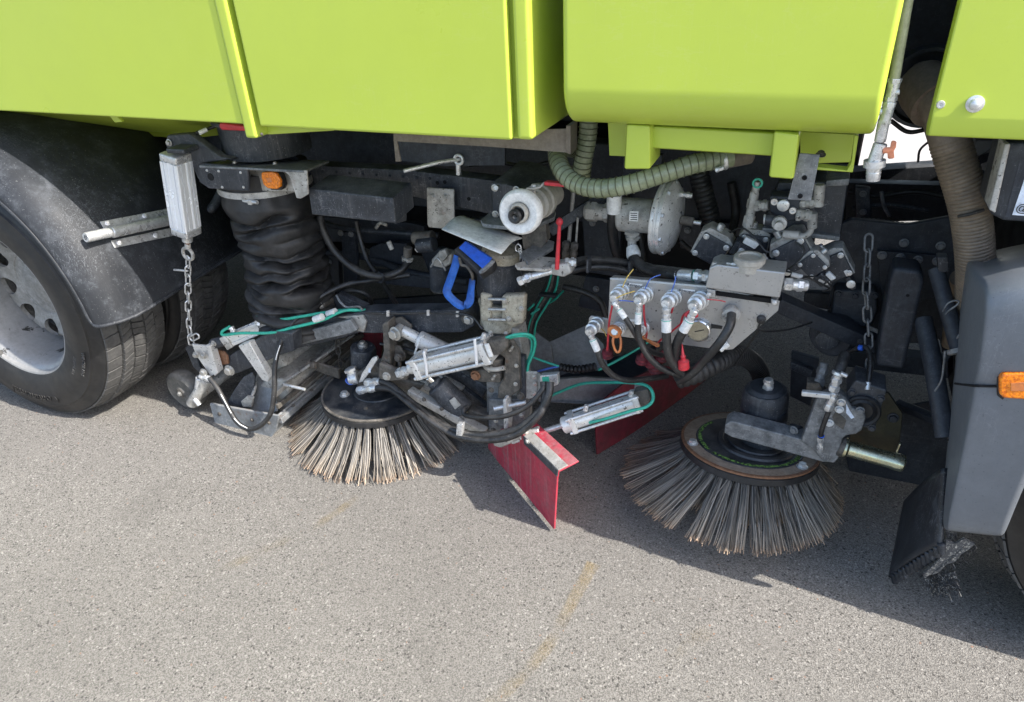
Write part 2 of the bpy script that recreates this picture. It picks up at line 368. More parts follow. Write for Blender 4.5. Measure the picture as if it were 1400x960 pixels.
def slab(name, m, pts, thick, Y=None, par='cur', bv=.002, back=None, label=None, seg=1):
    P = [V((q[0], q[1], Y)) if Y is not None else V(q) for q in pts]
    nrm = Vector((0, 0, 0))
    for i in range(len(P)):
        a, b = P[i], P[(i+1) % len(P)]; nrm += a.cross(b)
    nrm.normalize(); cen = sum(P, Vector())/len(P)
    if nrm.dot(CAM-cen) < 0: nrm = -nrm
    ex = back if back is not None else -nrm*thick
    bm = bmesh.new(); A = [bm.verts.new(p) for p in P]; B = [bm.verts.new(p+ex) for p in P]; n = len(P)
    bm.faces.new(A); bm.faces.new(B[::-1])
    for i in range(n): bm.faces.new((A[i], B[i], B[(i+1) % n], A[(i+1) % n]))
    bmesh.ops.recalc_face_normals(bm, faces=bm.faces); bev(bm, bv, seg)
    return finish(name, bm, m, par, 30, label, hard=bv > 0)
def box(name, m, lo, hi, par='cur', bv=.004, seg=2, rot=None, label=None):
    lo, hi = Vector(lo), Vector(hi); bm = bmesh.new()
    bmesh.ops.create_cube(bm, size=1)
    c = (lo+hi)/2; s = hi-lo
    for v in bm.verts: v.co = Vector((v.co.x*s.x, v.co.y*s.y, v.co.z*s.z))
    bev(bm, bv, seg)
    if rot is not None:
        for v in bm.verts: v.co = rot @ v.co
    for v in bm.verts: v.co += c
    return finish(name, bm, m, par, 30, label, hard=bv > 0)
def beam(name, m, a, b, wd, dp, par='cur', up=None, bv=.003, label=None):
    """rectangular bar from a to b; wd = height seen in the picture plane, dp = depth"""
    a, b = V(a), V(b); k = mpp((a+b)/2); wd = wd*k if wd > .5 else wd; dp = dp*k if dp > .5 else dp
    d = (b-a).normalized(); side = Vector(up) if up else Vector((0, 1, 0)); x = (side - d*side.dot(d)).normalized(); y = d.cross(x)
    bm = bmesh.new(); R = []
    for p in (a, b): R.append([bm.verts.new(p+x*(dp/2*sx)+y*(wd/2*sy)) for sx, sy in ((-1, -1), (1, -1), (1, 1), (-1, 1))])
    bm.faces.new(R[0][::-1]); bm.faces.new(R[1])
    for i in range(4): bm.faces.new((R[0][i], R[0][(i+1) % 4], R[1][(i+1) % 4], R[1][i]))
    bmesh.ops.recalc_face_normals(bm, faces=bm.faces); bev(bm, bv, 2); return finish(name, bm, m, par, 30, label, hard=bv > 0)
# a hexagon bolt head on its washer, shared by all bolts
def bolt_mesh():
    bm = bmesh.new(); lathe_into(bm, Vector((0, 0, 0)), Vector((0, 0, 1)), [(0, 1.35), (.22, 1.35), (.26, 1.25), (.26, 0)], 14)
    lathe_into(bm, Vector((0, 0, .26)), Vector((0, 0, 1)), [(0, 1), (.7, 1), (.82, .82), (.82, 0)], 6)
    bmesh.ops.recalc_face_normals(bm, faces=bm.faces); me = bpy.data.meshes.new('bolt'); bm.to_mesh(me); bm.free()
    me.shade_smooth(); me.set_sharp_from_angle(angle=rad(35)); return me
BOLTS = {}
def bolt(p, r, n=(0, -1, 0), m='zinc_bolt', par='cur', name='bolt'):
    if m not in BOLTS: me = bolt_mesh(); me.materials.append(MATS[m]); BOLTS[m] = me
    p = V(p); r = r*mpp(p) if r > .5 else r
    o = link(name, BOLTS[m], None, par, p, Vector((0, 0, 1)).rotation_difference(Vector(n).normalized()))
    o.scale = (r, r, r); return o
def fitting(name, m, a, b, r, par='cur', nuts=((.05, .35, 1.25), (.55, .8, 1.2))):
    """a pipe fitting: round body with hexagon nuts"""
    a, b = V(a), V(b); k = mpp(a); r = r*k if r > .5 else r; d = b-a; L = d.length; dn = d.normalized(); bm = bmesh.new()
    lathe_into(bm, a, d, [(0, 0), (0, r*.85), (L*.04, r), (L*.96, r), (L, r*.85), (L, 0)], 16)
    for s, e, f in nuts: lathe_into(bm, a+dn*L*s, d, [(0, 0), (0, r*f*.92), (L*.03, r*f), (L*(e-s)-L*.03, r*f), (L*(e-s), r*f*.92), (L*(e-s), 0)], 6, random.random())
    return finish(name, bm, m, par, 30)
def text_mesh(s, size, ext=.0008):
    cu = bpy.data.curves.new('lettering', 'FONT'); cu.body = s; cu.size = size; cu.extrude = ext; cu.align_x = 'CENTER'; cu.resolution_u = 3
    o = bpy.data.objects.new('lettering', cu); COL.objects.link(o); dg = bpy.context.evaluated_depsgraph_get(); dg.update()
    me = bpy.data.meshes.new_from_object(o.evaluated_get(dg)); bpy.data.objects.remove(o); bpy.data.curves.remove(cu); return me
def lettering(s, size, p, xd, zd, m='ink', par='cur', name='lettering', lift=.0015):
    me = text_mesh(s, size, .0004); p = V(p); x = Vector(xd).normalized(); z = Vector(zd).normalized(); nn = x.cross(z)
    for v in me.vertices: c = v.co.copy(); v.co = x*c.x + z*c.y + nn*(c.z+lift)
    return link(name, me, m, par, p)
def onplane(px, py, A, B):
    d = FWD*FPX + RGT*(px-700) - UPV*(py-480); n = Vector((-(B-A).y, (B-A).x, 0)); return CAM + d*((A-CAM).dot(n)/d.dot(n))
def structure(o): o['kind'] = 'structure'; return o
# ================================================================== SETTING
o = structure(box('ground', 'asphalt', (-90, -60, -.3), (90, 120, 0), None, 0))
o = structure(box('far_pavement', 'pale_concrete', (-90, 4.75, .002), (90, 119, .006), None, 0))
def paint_strip(pts, wpx, fade):
    P = crom([atz(x, y, .004) for x, y in pts], 10); bm = bmesh.new(); lay = bm.verts.layers.float.new('fade'); R = []
    for i, p in enumerate(P):
        t = P[min(i+1, len(P)-1)]-P[max(0, i-1)]; s = Vector((-t.y, t.x, 0)).normalized(); ww = wpx*mpp(p)*(1+.25*noise.noise(p*9))
        row = []
        for k, f in ((-1, 0), (-.55, .9), (0, 1), (.55, .9), (1, 0)):
            v = bm.verts.new(p+s*ww*k); v[lay] = f*fade*(.75+.5*noise.noise(p*5)); row.append(v)
        R.append(row)
    for i in range(len(R)-1):
        for k in range(4): bm.faces.new((R[i][k], R[i][k+1], R[i+1][k+1], R[i+1][k]))
    return structure(finish('paint_mark', bm, 'worn_yellow', None, 0))
paint_strip([(655, 975), (700, 936), (748, 885), (772, 842), (795, 800), (812, 770)], 15, .85)
paint_strip([(150, 852), (230, 815), (300, 780), (370, 748), (430, 720), (490, 680)], 11, .62)
paint_strip([(915, 915), (960, 865), (1000, 822), (1012, 795)], 22, .52)

# ================================================================== SWEEPER TRUCK: body
YB = 1.425
truck = thing('sweeper_truck', 'lime green street sweeper truck parked on the asphalt, filling the upper half', 'truck', (-.8, 2.6, 0) if False else Vector((-.8, 2.6, 0)))
zh = at(170, 155.5, YB+.02).z
xr0, xr1 = at(303, 0, YB).x, at(319, 0, YB).x
# hopper: side wall with a fold at the top, floor set back below
bm = bmesh.new(); pr = [(1.402, zh), (1.402, 1.512), (1.396, 1.526), (1.396, 3.0), (3.95, 3.0), (3.95, 1.2), (1.48, zh+.02), (1.47, zh)]
A = [bm.verts.new((-5.2, y, z)) for y, z in pr]; B = [bm.verts.new((xr0, y, z)) for y, z in pr]
bm.faces.new(A); bm.faces.new(B[::-1])
for i in range(len(pr)): bm.faces.new((A[i], A[(i+1) % len(pr)], B[(i+1) % len(pr)], B[i]))
bmesh.ops.recalc_face_normals(bm, faces=bm.faces); bev(bm, .005, 2)
hopper = finish('hopper', bm, 'green_paint', hard=True)
slab('hopper_floor_edge', 'green_paint', [(-60, 136, 1.5), (345, 158, 1.5), (345, 176, 1.9), (300, 185, 1.9), (258, 190, 1.9), (-60, 168, 1.9)], .03, bv=.002)
slab('gusset', 'green_paint', [(143, 152), (154, 152), (167, 167), (157, 168)], .012, 1.50)
# corner post and lockers
zr = at(352, 186, YB).z
post = box('corner_post', 'green_paint', (xr0, YB-.027, zr), (xr1, YB+.25, 3.0), bv=.008, seg=3)
bolt((358, 183.5, YB-.027), 1.7, m='dirty_iron', par=post)
slab('corner_foot', 'green_paint', [(357, 184), (366, 171), (440, 176), (470, 172), (455, 179), (372, 184)], .05, YB+.02)
zl = at(620, 184, YB).z
xl0, xl1 = at(327, 0, YB).x, at(697.5, 0, YB).x; xl2 = at(728, 0, YB).x
box('locker_door', 'green_paint', (xl0, YB-.024, zl), (xl1, YB-.004, 3.0), bv=.007, seg=3)
box('locker_body', 'green_paint', (xr1+.002, YB, zl-.002), (xl1+.02, 2.5, 2.99), bv=.004)
box('locker_frame', 'green_paint', (xl1+.012, YB-.022, zl+.002), (xl2, YB+.45, 3.0), bv=.009, seg=3)
box('locker_side_wall', 'green_paint', (xl1+.02, YB+.451, zl+.03), (xl2-.004, 2.5, 2.98), bv=.002)
# brown sheet tray under the locker
slab('tray_flange', 'brown_sheet', [(538, 176), (660, 180), (779, 176), (779, 209), (660, 200), (538, 193)], .004, 1.56, bv=0)
slab('tray_end', 'brown_sheet', [(538, 190), (542, 190), (548, 221), (541, 221)], .004, 1.562, bv=0)
slab('tray_back', 'under_steel', [(540, 186), (690, 196), (690, 226), (610, 227), (541, 219)], .01, 1.75, bv=0)
slab('tray_corner', 'brown_sheet', [(774, 172), (780, 172), (780, 211), (774, 209)], .05, 1.555, bv=0)
# water tank with rounded lower front edge
xt0, xt1 = at(766, 40, 1.40).x, at(1229, 40, 1.40).x; zt = at(985, 184, 1.43).z
bm = bmesh.new(); bmesh.ops.create_cube(bm, size=1)
for v in bm.verts: v.co = Vector(((xt0+xt1)/2+v.co.x*(xt1-xt0), 1.96+v.co.y*1.1, (zt+2.9)/2+v.co.z*(2.9-zt)))
low = [e for e in bm.edges if all(abs(v.co.z-zt) < 1e-4 for v in e.verts) and all(v.co.y < 1.5 for v in e.verts)]
bmesh.ops.bevel(bm, geom=low, offset=.085, segments=10, profile=.5, affect='EDGES')
bev(bm, .012, 3, 50)
finish('water_tank', bm, 'green_paint', hard=True)
# carrier under the tank
slab('tank_leg', 'green_paint', [(856, 170), (889, 172), (889, 232), (853, 232)], .10, 1.47, bv=.004)
slab('tank_leg', 'green_paint', [(1058, 180), (1093, 184), (1085, 246), (1051, 243)], .10, 1.46, bv=.004)
slab('tank_crossbar', 'green_paint', [(887, 172), (1060, 182), (1056, 214), (887, 203)], .05, 1.50, bv=.004)
slab('tank_channel', 'green_paint', [(831, 168), (858, 168), (856, 214), (833, 213)], .008, 1.60, bv=.001)
slab('tank_channel', 'green_paint', [(1094, 180), (1168, 184), (1163, 222), (1094, 224)], .008, 1.62, bv=.001)
slab('channel_lip', 'green_paint', [(1096, 226), (1158, 233), (1164, 222), (1168, 185), (1174, 186), (1166, 236), (1096, 231)], .03, 1.52, bv=.001)
bolt((1122, 212, 1.58), 5, (0, -.3, 1), 'dirty_iron')
slab('hang_plate', 'scuffed_steel', [(1093, 210), (1121, 212), (1109, 275), (1077, 273)], .006, 1.50, bv=.001)
for q in ((1100, 243, 1.499), (1094, 268, 1.499)): lathe('bolt_hole', 'dark_void', q, (0, -1, 0), [(0, 0), (0, .005), (.002, .005), (.002, .003), (.0005, .003), (.0005, 0)], 12)
# cab rear panel
xc = at(1313, 0, 1.42).x; z1 = at(1272, 157, 1.42).z; z2 = at(1264, 186, 1.43).z
bm = bmesh.new(); pr = [(1.42, 3.0), (1.42, z1), (1.432, z2), (1.47, z2-.008), (1.47, z2+.004), (1.45, z2+.02), (1.45, 3.0)]
A = [bm.verts.new((xc+(.004 if i in (2, 3, 4) else 0), y, z)) for i, (y, z) in enumerate(pr)]; B = [bm.verts.new((2.4, y, z)) for y, z in pr]
bm.faces.new(A); bm.faces.new(B[::-1])
for i in range(len(pr)): bm.faces.new((A[i], A[(i+1) % len(pr)], B[(i+1) % len(pr)], B[i]))
bmesh.ops.recalc_face_normals(bm, faces=bm.faces); bev(bm, .004, 2, 40)
cabp = finish('cab_panel', bm, 'green_paint', hard=True)
lathe('dome_nut', 'galvanised', (1333, 142, 1.42), (0, -1, 0), [(0, 0), (0, .014), (.002, .014), (.003, .010), (.005, .009), (.009, .008), (.011, .0045), (.0115, 0)], 20, cabp)
lathe('rivet', 'galvanised', (1286, 143, 1.42), (0, -1, 0), [(0, 0), (0, .007), (.003, .006), (.003, .003), (.001, .002), (.001, 0)], 14, cabp)
box('cab_block', 'under_steel', (xc+.16, 1.50, 1.30), (2.4, 1.98, 3.0), bv=.01)
box('cab_rear_wall', 'under_steel', (xt1-.02, 2.0, 1.15), (xc+.5, 3.9, 3.0), bv=.01)
# underbody
box('hopper_base', 'under_steel', (-5.2, 2.3, 1.00), (xl2, 3.8, zh-.01), bv=.01)
box('far_light_blocker', 'dark_void', (-5.2, 3.76, .18), (.22, 3.86, 1.15), bv=.01)  # added box on the unseen far side, keeps skylight from under the truck
box('rear_light_blocker', 'dark_void', (-4.6, 1.75, .2), (-4.5, 3.74, 1.1), bv=.01)  # added box out of view at the rear, blocks skylight underneath
box('front_light_blocker', 'dark_void', (1.15, 2.0, .25), (2.3, 3.7, 1.28), bv=.03)  # added box out of view, stops skylight coming in from the front
box('cab_light_blocker', 'dark_void', (.62, 1.86, .55), (1.13, 3.7, 1.0), bv=.03)  # added box under the cab, blocks skylight from the front
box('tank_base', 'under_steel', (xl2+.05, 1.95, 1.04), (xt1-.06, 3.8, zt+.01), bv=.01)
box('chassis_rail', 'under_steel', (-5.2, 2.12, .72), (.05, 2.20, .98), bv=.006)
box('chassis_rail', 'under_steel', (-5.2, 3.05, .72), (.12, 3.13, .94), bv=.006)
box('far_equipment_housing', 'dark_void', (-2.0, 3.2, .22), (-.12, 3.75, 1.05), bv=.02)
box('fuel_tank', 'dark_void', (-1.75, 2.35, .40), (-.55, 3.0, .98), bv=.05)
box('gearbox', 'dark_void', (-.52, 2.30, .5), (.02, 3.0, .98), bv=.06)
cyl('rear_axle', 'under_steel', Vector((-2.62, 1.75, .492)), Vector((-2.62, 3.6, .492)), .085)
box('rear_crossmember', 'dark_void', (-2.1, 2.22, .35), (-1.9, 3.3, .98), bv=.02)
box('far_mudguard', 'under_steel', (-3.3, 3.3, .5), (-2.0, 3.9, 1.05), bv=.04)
# side rail seen between hose and coupling, with rivets
slab('side_rail', 'black_steel', [(421, 226), (560, 233), (690, 249), (690, 298), (560, 268), (421, 262)], .06, 1.84, bv=.003)
for i in range(9): bolt((441+18.3*i, 235+1.15*i, 1.838), 1.7, m='under_steel', name='rivet')
for q in ((598, 250), (608, 249)): lathe('rail_hole', 'dark_void', (*q, 1.8385), (0, -1, 0), [(0, 0), (0, .006), (.0008, .006), (.0008, 0)], 12)
lathe('rail_hole', 'dark_void', (641, 272, 1.8385), (0, -1, 0), [(0, 0), (0, .006), (.0008, .006), (.0008, 0)], 12)
# black cover box on the rail
a = at(421, 259, 1.60); b_ = at(538, 272, 1.60); c_ = at(540, 306, 1.60); d_ = at(426, 293, 1.60)
slab('cover_box', 'black_steel', [(421, 258, 1.60), (537, 271, 1.60), (541, 306, 1.60), (426, 294, 1.60)], .2, back=Vector((0, .11, .012)), bv=.005, seg=2)
slab('cover_box_end', 'black_steel', [(537, 271, 1.603), (559, 252, 1.74), (562, 279, 1.74), (556, 284, 1.71), (556, 302, 1.70), (541, 306, 1.603)], .004, bv=.001)
# grey hang plate with two bolts
slab('guard_plate', 'dirty_aluminium', [(583, 257), (620, 259), (621, 312), (615, 314), (586, 311), (584, 307)], .008, 1.80, bv=.002)
for x, y in ((591, 268), (608.5, 269)): bolt((x, y, 1.799), 3, m='dirty_aluminium')
# eye bolt and draw bar
t = tube('draw_bar', 'galvanised', [(552, 234, 1.62), (600, 222, 1.70), (627, 218, 1.74), (690, 211, 1.9)], 2.6, straight=True)
cyl('eye_stud', 'galvanised', (627, 239, 1.74), (626.5, 224, 1.74), 3.6)
bm = bmesh.new(); P0 = at(627, 218.5, 1.735); sweep(bm, [P0+Vector((cos(2*pi*k/20), 0, sin(2*pi*k/20)))*.0125 for k in range(21)], lambda i, a: .0045, 8, False); finish('stud_eye', bm, 'galvanised')

# ------------------------------------------------------------------ wheels
def wheel_meshes():
    R = .5; W = .30; out = {}
    bm = bmesh.new()          # axis along +Y, outer face at y=0
    prof = [(.03, .292), (.012, .298), (.004, .315), (-.004, .34), (-.012, .385), (-.010, .40), (-.004, .425), (-.0045, .432), (.002, .436), (.004, .446), (.010, .452), (.016, .468), (.018, .476), (.024, .479), (.030, .483), (.045, .485)]
    back = [(W-h, r) for h, r in prof][::-1]
    lathe_into(bm, Vector((0, 0, 0)), Vector((0, 1, 0)), prof+back, 96); 
    out['tyre'] = bm
    bt = bmesh.new(); n = 60     # tread blocks in five rows, each cut by sipes
    rows = [(.021, .074), (.079, .121), (.126, .174), (.179, .221), (.226, .279)]
    for ri, (y0, y1) in enumerate(rows):
        for k in range(n):
            off = .5*(ri % 2)+.17*ri+random.uniform(-.03, .03); parts_ = ((0, .45), (.475, .9)) if ri not in (0, 4) else ((0, .9),)
            for f0, f1 in parts_:
                a0 = 2*pi*(k+off+f0)/n; a1 = 2*pi*(k+off+f1)/n; vs = []
                skew = (.3 if ri % 2 else -.3)*2*pi/n if ri not in (0, 4) else .15*2*pi/n
                for rr in (.480, .500-(.006 if ri in (0, 4) else 0)+random.uniform(-.0008, .0008)):
                    ins = .0 if rr < .49 else .0012
                    for (aa, yy, dy) in ((a0, y0, 1), (a1, y0, 1), (a1, y1, -1), (a0, y1, -1)):
                        an = aa+(skew if yy == y1 else 0)+(ins/.5)*(1 if aa == a0 else -1); rq = rr-(.009 if (ri == 0 and yy == y0 or ri == 4 and yy == y1) and rr > .49 else 0)
                        vs.append(bt.verts.new((cos(an)*rq, yy+dy*ins, sin(an)*rq)))
                for f in ((0, 1, 2, 3), (4, 5, 6, 7), (0, 1, 5, 4), (1, 2, 6, 5), (2, 3, 7, 6), (3, 0, 4, 7)): bt.faces.new([vs[i] for i in f])
    out['tread'] = bt
    br = bmesh.new()
    lathe_into(br, Vector((0, 0, 0)), Vector((0, 1, 0)), [(.03, .288), (.012, .296), (.010, .302), (.014, .304), (.022, .297), (.030, .283), (.05, .270), (.085, .264), (.14, .262), (.25, .262)], 96)
    out['rim'] = br
    bd = bmesh.new(); ns = 10; hb = 20
    def dish(r): # depth of the wheel disc against radius
        pts = [(.262, .235), (.25, .19), (.235, .172), (.21, .163), (.17, .168), (.155, .175)]
        for (ra, da), (rb, db) in zip(pts, pts[1:]):
            if rb <= r <= ra: t = (ra-r)/(ra-rb); return da+(db-da)*t
        return pts[0][1] if r > .262 else pts[-1][1]
    for s in range(ns):
        ac = 2*pi*(s+.5)/ns; half = pi/ns; ring = []; inner = []; deep = []
        for k in range(hb):
            t = 2*pi*(k+.5)/hb; cx, cz = cos(t), sin(t); q = 1/max(abs(cx), abs(cz)); u, v = cx*q, cz*q
            r = .196+v*.066; ring.append(bd.verts.new((cos(ac+u*half)*r, dish(r), sin(ac+u*half)*r)))
            hr = .036; x, z = cos(t)*hr*1.0, sin(t)*hr; rr2 = .190+z; an = ac+x/.190
            inner.append(bd.verts.new((cos(an)*rr2, dish(rr2)-.002, sin(an)*rr2))); deep.append(bd.verts.new((cos(an)*rr2, dish(rr2)+.014, sin(an)*rr2)))
        for k in range(hb):
            k2 = (k+1) % hb; bd.faces.new((ring[k], ring[k2], inner[k2], inner[k])); bd.faces.new((inner[k], inner[k2], deep[k2], deep[k]))
    lathe_into(bd, Vector((0, 0, 0)), Vector((0, 1, 0)), [(.175, .1315), (.178, .128), (.178, .115), (.172, .11), (.172, .08), (.165, .07), (.165, 0)], 60)
    bmesh.ops.remove_doubles(bd, verts=bd.verts, dist=.0008)
    out['disc'] = bd
    res = {}
    for k, b in out.items():
        bmesh.ops.recalc_face_normals(b, faces=b.faces); me = bpy.data.meshes.new(k); b.to_mesh(me); b.free(); me.shade_smooth(); me.set_sharp_from_angle(angle=rad(40 if k != 'tread' else 25)); res[k] = me
    for k, m in (('tyre', 'tyre_rubber'), ('tread', 'tread_rubber'), ('rim', 'rim_lip'), ('disc', 'rim_paint')): res[k].materials.append(MATS[m])
    return res
WM = wheel_meshes()
def wheel(loc, spin, parts=('tyre', 'tread', 'rim', 'disc')):
    o = bpy.data.objects.new('wheel', None); COL.objects.link(o); o.parent = truck; o.location = Vector(loc)-wloc(truck); o.rotation_euler = (0, spin, 0); o.empty_display_size = .1
    for k in parts:
        q = bpy.data.objects.new(k, WM[k]); COL.objects.link(q); q.parent = o
    return o
CW = Vector((-2.62, 1.355, .494))
rw = wheel(CW, .157)
wheel(CW+Vector((0, .345, 0)), .3, ('tyre', 'tread', 'rim'))
wheel(Vector((.985, 1.415, .494)), .4)
wheel(Vector((-2.62, 3.6, .494)), .4, ('tyre', 'tread'))
def bent_text(s, size, R0, ang, m, yoff):
    me = text_mesh(s, size, .0012)
    for v in me.vertices:
        x, y, z = v.co; a = ang-x/R0; r = R0+y
        v.co = Vector((cos(a)*r, -z+yoff, sin(a)*r))
    o = bpy.data.objects.new('lettering', me); COL.objects.link(o); me.materials.append(MATS[m]); o.parent = rw; o.rotation_euler = (0, -.157, 0); return o
bent_text('Continental', .052, .383, rad(-90), 'tyre_rubber', -.0125)
bent_text('WINTER M+S', .02, .40, rad(-27), 'tread_rubber', -.0105)
bent_text('295/80 R 22.5', .017, .362, rad(-33), 'tread_rubber', -.0095)

# ------------------------------------------------------------------ rear mudguard
bm = bmesh.new(); cs = [(.530, 1.318), (.548, 1.314), (.560, 1.318), (.590, 1.352), (.604, 1.378), (.612, 1.41), (.616, 1.47), (.616, 1.98), (.608, 1.985), (.606, 1.47), (.594, 1.385), (.58, 1.36), (.548, 1.325), (.532, 1.325)]
rows = []
angs = [rad(a) for a in range(200, 4, -5)]
for i, a in enumerate(angs):
    row = []
    for j, (r, y) in enumerate(cs):
        p = Vector((CW.x+cos(a)*r*1.0, y, CW.z+sin(a)*r))
        if a < rad(14): p.x += (rad(14)-a)*.02
        row.append(bm.verts.new(p))
    rows.append(row)
ext = []           # straight tail of the guard, slanting forward
for j, (r, y) in enumerate(cs):
    ext.append(bm.verts.new((CW.x+r+.006, y, CW.z+.02+max(0, (y-1.45))*.06)))
rows.append(ext)
for i in range(len(rows)-1):
    for j in range(len(cs)): bm.faces.new((rows[i][j], rows[i][(j+1) % len(cs)], rows[i+1][(j+1) % len(cs)], rows[i+1][j]))
bm.faces.new(rows[0]); bm.faces.new(rows[-1][::-1])
guard = finish('mudguard', bm, 'black_plastic', smooth=60)
tube('edge_bead', 'black_plastic', [Vector((CW.x+cos(a)*.537, 1.316, CW.z+sin(a)*.537)) for a in angs]+[Vector((CW.x+.546, 1.317, CW.z+.024))]+[Vector((CW.x+cs[j][0]+.008, cs[j][1], CW.z+.018+max(0, cs[j][1]-1.45)*.06)) for j in (2, 3, 4, 5, 6, 7)], .0065, par=guard, n=2, seg=8)
def onguard(px, py, lift=.004):      # point on the guard's arched face
    lo, hi = 1.38, 1.98
    for _ in range(40):
        mid = (lo+hi)/2; p = at(px, py, mid); r = math.hypot(p.x-CW.x, p.z-CW.z)
        if r > .616+lift: lo = mid
        else: hi = mid
    return at(px, py, lo)
# bracket tube and its clamp plates
slab('clamp_plate', 'galvanised', [onguard(*q) for q in ((137, 303), (190, 293), (238, 283), (240, 294), (195, 304), (142, 312))], .004, bv=.001)
slab('clamp_plate', 'galvanised', [onguard(*q) for q in ((152, 329), (200, 319), (240, 310), (243, 321), (200, 330), (157, 339))], .004, bv=.001)
for q in ((147, 305), (198, 295), (163, 332), (213, 322)): bolt(onguard(*q, .009), 2.6, (.8, -.35, .5), 'galvanised')
cyl('bracket_sleeve', 'galvanised', onguard(152, 318, .03), onguard(246, 298, .03), 7.6)
tube('bracket_tube', 'black_steel', [onguard(240, 299.5, .03), onguard(250, 297, .03), at(275, 293, 1.86), at(291, 283, 1.9), at(303, 262, 1.95)], 6.2, seg=14)
lathe('tube_end', 'galvanised', onguard(117, 325, .045), onguard(154, 317, .03)-onguard(117, 325, .045), [(.0, .008), (0, .0145), (.003, .016), (.095, .016), (.095, .012), (.004, .011), (.012, .009), (.012, 0)], 18)

# ------------------------------------------------------------------ lamp bracket above the suction hose
slab('bracket_plate', 'black_steel', [(270, 226), (277, 224), (338, 229), (340, 262), (285, 258), (272, 249)], .012, 1.58, bv=.003)
lathe('bracket_hole', 'dark_void', (288, 242, 1.579), (0, -1, 0), [(0, 0), (0, .0115), (.001, .0115), (.001, 0)], 16)
for q in ((283, 233), (299, 234), (329, 236), (304, 256), (333, 256)): bolt((*q, 1.579), 1.4, m='galvanised', name='rivet')
slab('bracket_top', 'scuffed_steel', [(272, 226, 1.575), (338, 229, 1.575), (416, 233, 1.575), (450, 219, 1.80), (310, 217, 1.80)], .008, bv=.002)
slab('lamp_recess', 'dirty_aluminium', [(337, 231), (397, 234), (402, 262), (340, 261)], .006, 1.645, bv=.001)
slab('bracket_tab', 'dirty_aluminium', [(385, 233), (419, 233), (421, 266), (411, 272), (405, 271), (395, 240)], .008, 1.575, bv=.002)
lamp = slab('side_lamp', 'orange_lens', [(357, 236), (372, 235), (377, 237), (383, 247), (383, 256), (378, 259), (366, 258), (360, 253), (357, 243)], .012, 1.60, bv=.004, seg=3, label='small orange side marker lamp')
slab('lamp_base', 'soft_rubber', [(362, 234), (379, 234), (384, 240), (388, 254), (385, 260), (370, 260)], .02, 1.613, par=lamp)
slab('lamp_centre', 'orange_plastic', [(364, 244), (370, 243), (372, 249), (366, 250)], .002, 1.598, par=lamp, bv=.0005)
# suction duct above the bracket
dx = at(367, 205, 1.76)
lathe('suction_duct', 'black_steel', Vector((dx.x, 1.76, at(367, 224, 1.63).z)), (0, 0, 1), [(0, 0), (0, .135), (.10, .135), (.102, .15), (.112, .15), (.114, .13), (.16, .13), (.16, 0)], 40)
slab('red_seal', 'red_paint', [(300, 168), (346, 174), (346, 180), (302, 178), (299, 173)], .02, 1.60, bv=.003)
slab('seal_cover', 'brown_sheet', [(306, 162), (346, 166), (346, 175), (306, 171)], .02, 1.615, bv=.001)
tube('wiring', 'hose_rubber', [(268, 182, 1.62), (285, 176, 1.64), (300, 170, 1.66), (310, 166, 1.7)], 2.2)
cyl('wire_plug', 'white_plastic', (272, 182, 1.61), (283, 177, 1.63), 3)
for q in ((306, 220, 1.66), (321, 223, 1.6), (376, 224, 1.6)): bolt(q, 2.5, (0, 0, 1))
# pivot bracket that carries the lifting cylinder
slab('cylinder_bracket', 'black_steel', [(228, 185), (258, 183), (300, 214), (318, 218), (275, 224), (276, 250), (270, 245), (253, 205), (230, 208), (225, 196)], .03, 1.60, bv=.004)
bolt((231.5, 195, 1.598), 3.6, m='zinc_bolt')
slab('under_stay', 'galvanised', [(309, 262), (322, 262), (333, 298), (320, 302)], .008, 1.68, bv=.001)

# ------------------------------------------------------------------ right hand frame, step fairing
slab('hanger_plate', 'under_steel', [(1150, 306), (1165, 300), (1240, 308), (1300, 297), (1318, 300), (1322, 450), (1268, 470), (1230, 470), (1198, 450), (1152, 432), (1132, 420)], .02, 1.98, bv=.003)
slab('bolt_plate', 'under_steel', [(1199, 343), (1290, 350), (1296, 400), (1240, 420), (1206, 415)], .012, 1.965, bv=.002)
for q in ((1206, 349), (1231, 352), (1255, 355), (1281, 357), (1236, 332), (1286, 336)): bolt((*q, 1.962 if q[1] > 340 else 1.978), 4.6, m='scuffed_steel')
slab('spring_bracket', 'under_steel', [(1140, 396), (1199, 398), (1201, 425), (1192, 448), (1150, 452), (1134, 440)], .06, 1.93, bv=.008)
for q in ((1146, 401), (1169, 404), (1196, 404)): bolt((*q, 1.928), 4, m='under_steel')
cyl('spring_bush', 'under_steel', (1135, 460, 1.90), (1160, 440, 2.02), 30, bv=.08)
lathe('bush_eye', 'black_steel', (1131, 463, 1.888), (0, -1, 0), [(0, 0), (0, .03), (.01, .03), (.012, .02), (.012, 0)], 20)
beam('brace_bar', 'under_steel', (1062, 412, 1.86), (1195, 470, 1.90), 21, .05)
bolt((1176, 497-30, 1.865), 3, m='black_steel')
slab('support_beam', 'under_steel', [(1222, 366), (1258, 370), (1265, 384), (1236, 506), (1196, 501), (1216, 384)], .08, 1.76, bv=.012, seg=3)
lathe('bolt_hole', 'dark_void', (1241, 404, 1.759), (0, -1, 0), [(0, 0), (0, .004), (.001, .004), (.001, 0)], 10)
tube('stay_tube', 'under_steel', [(1280, 368, 1.74), (1296, 425, 1.68), (1311, 478, 1.63)], 10.5, seg=16)
tube('stay_tube', 'under_steel', [(1262, 436, 1.78), (1276, 500, 1.70), (1292, 598, 1.60)], 12, seg=16)
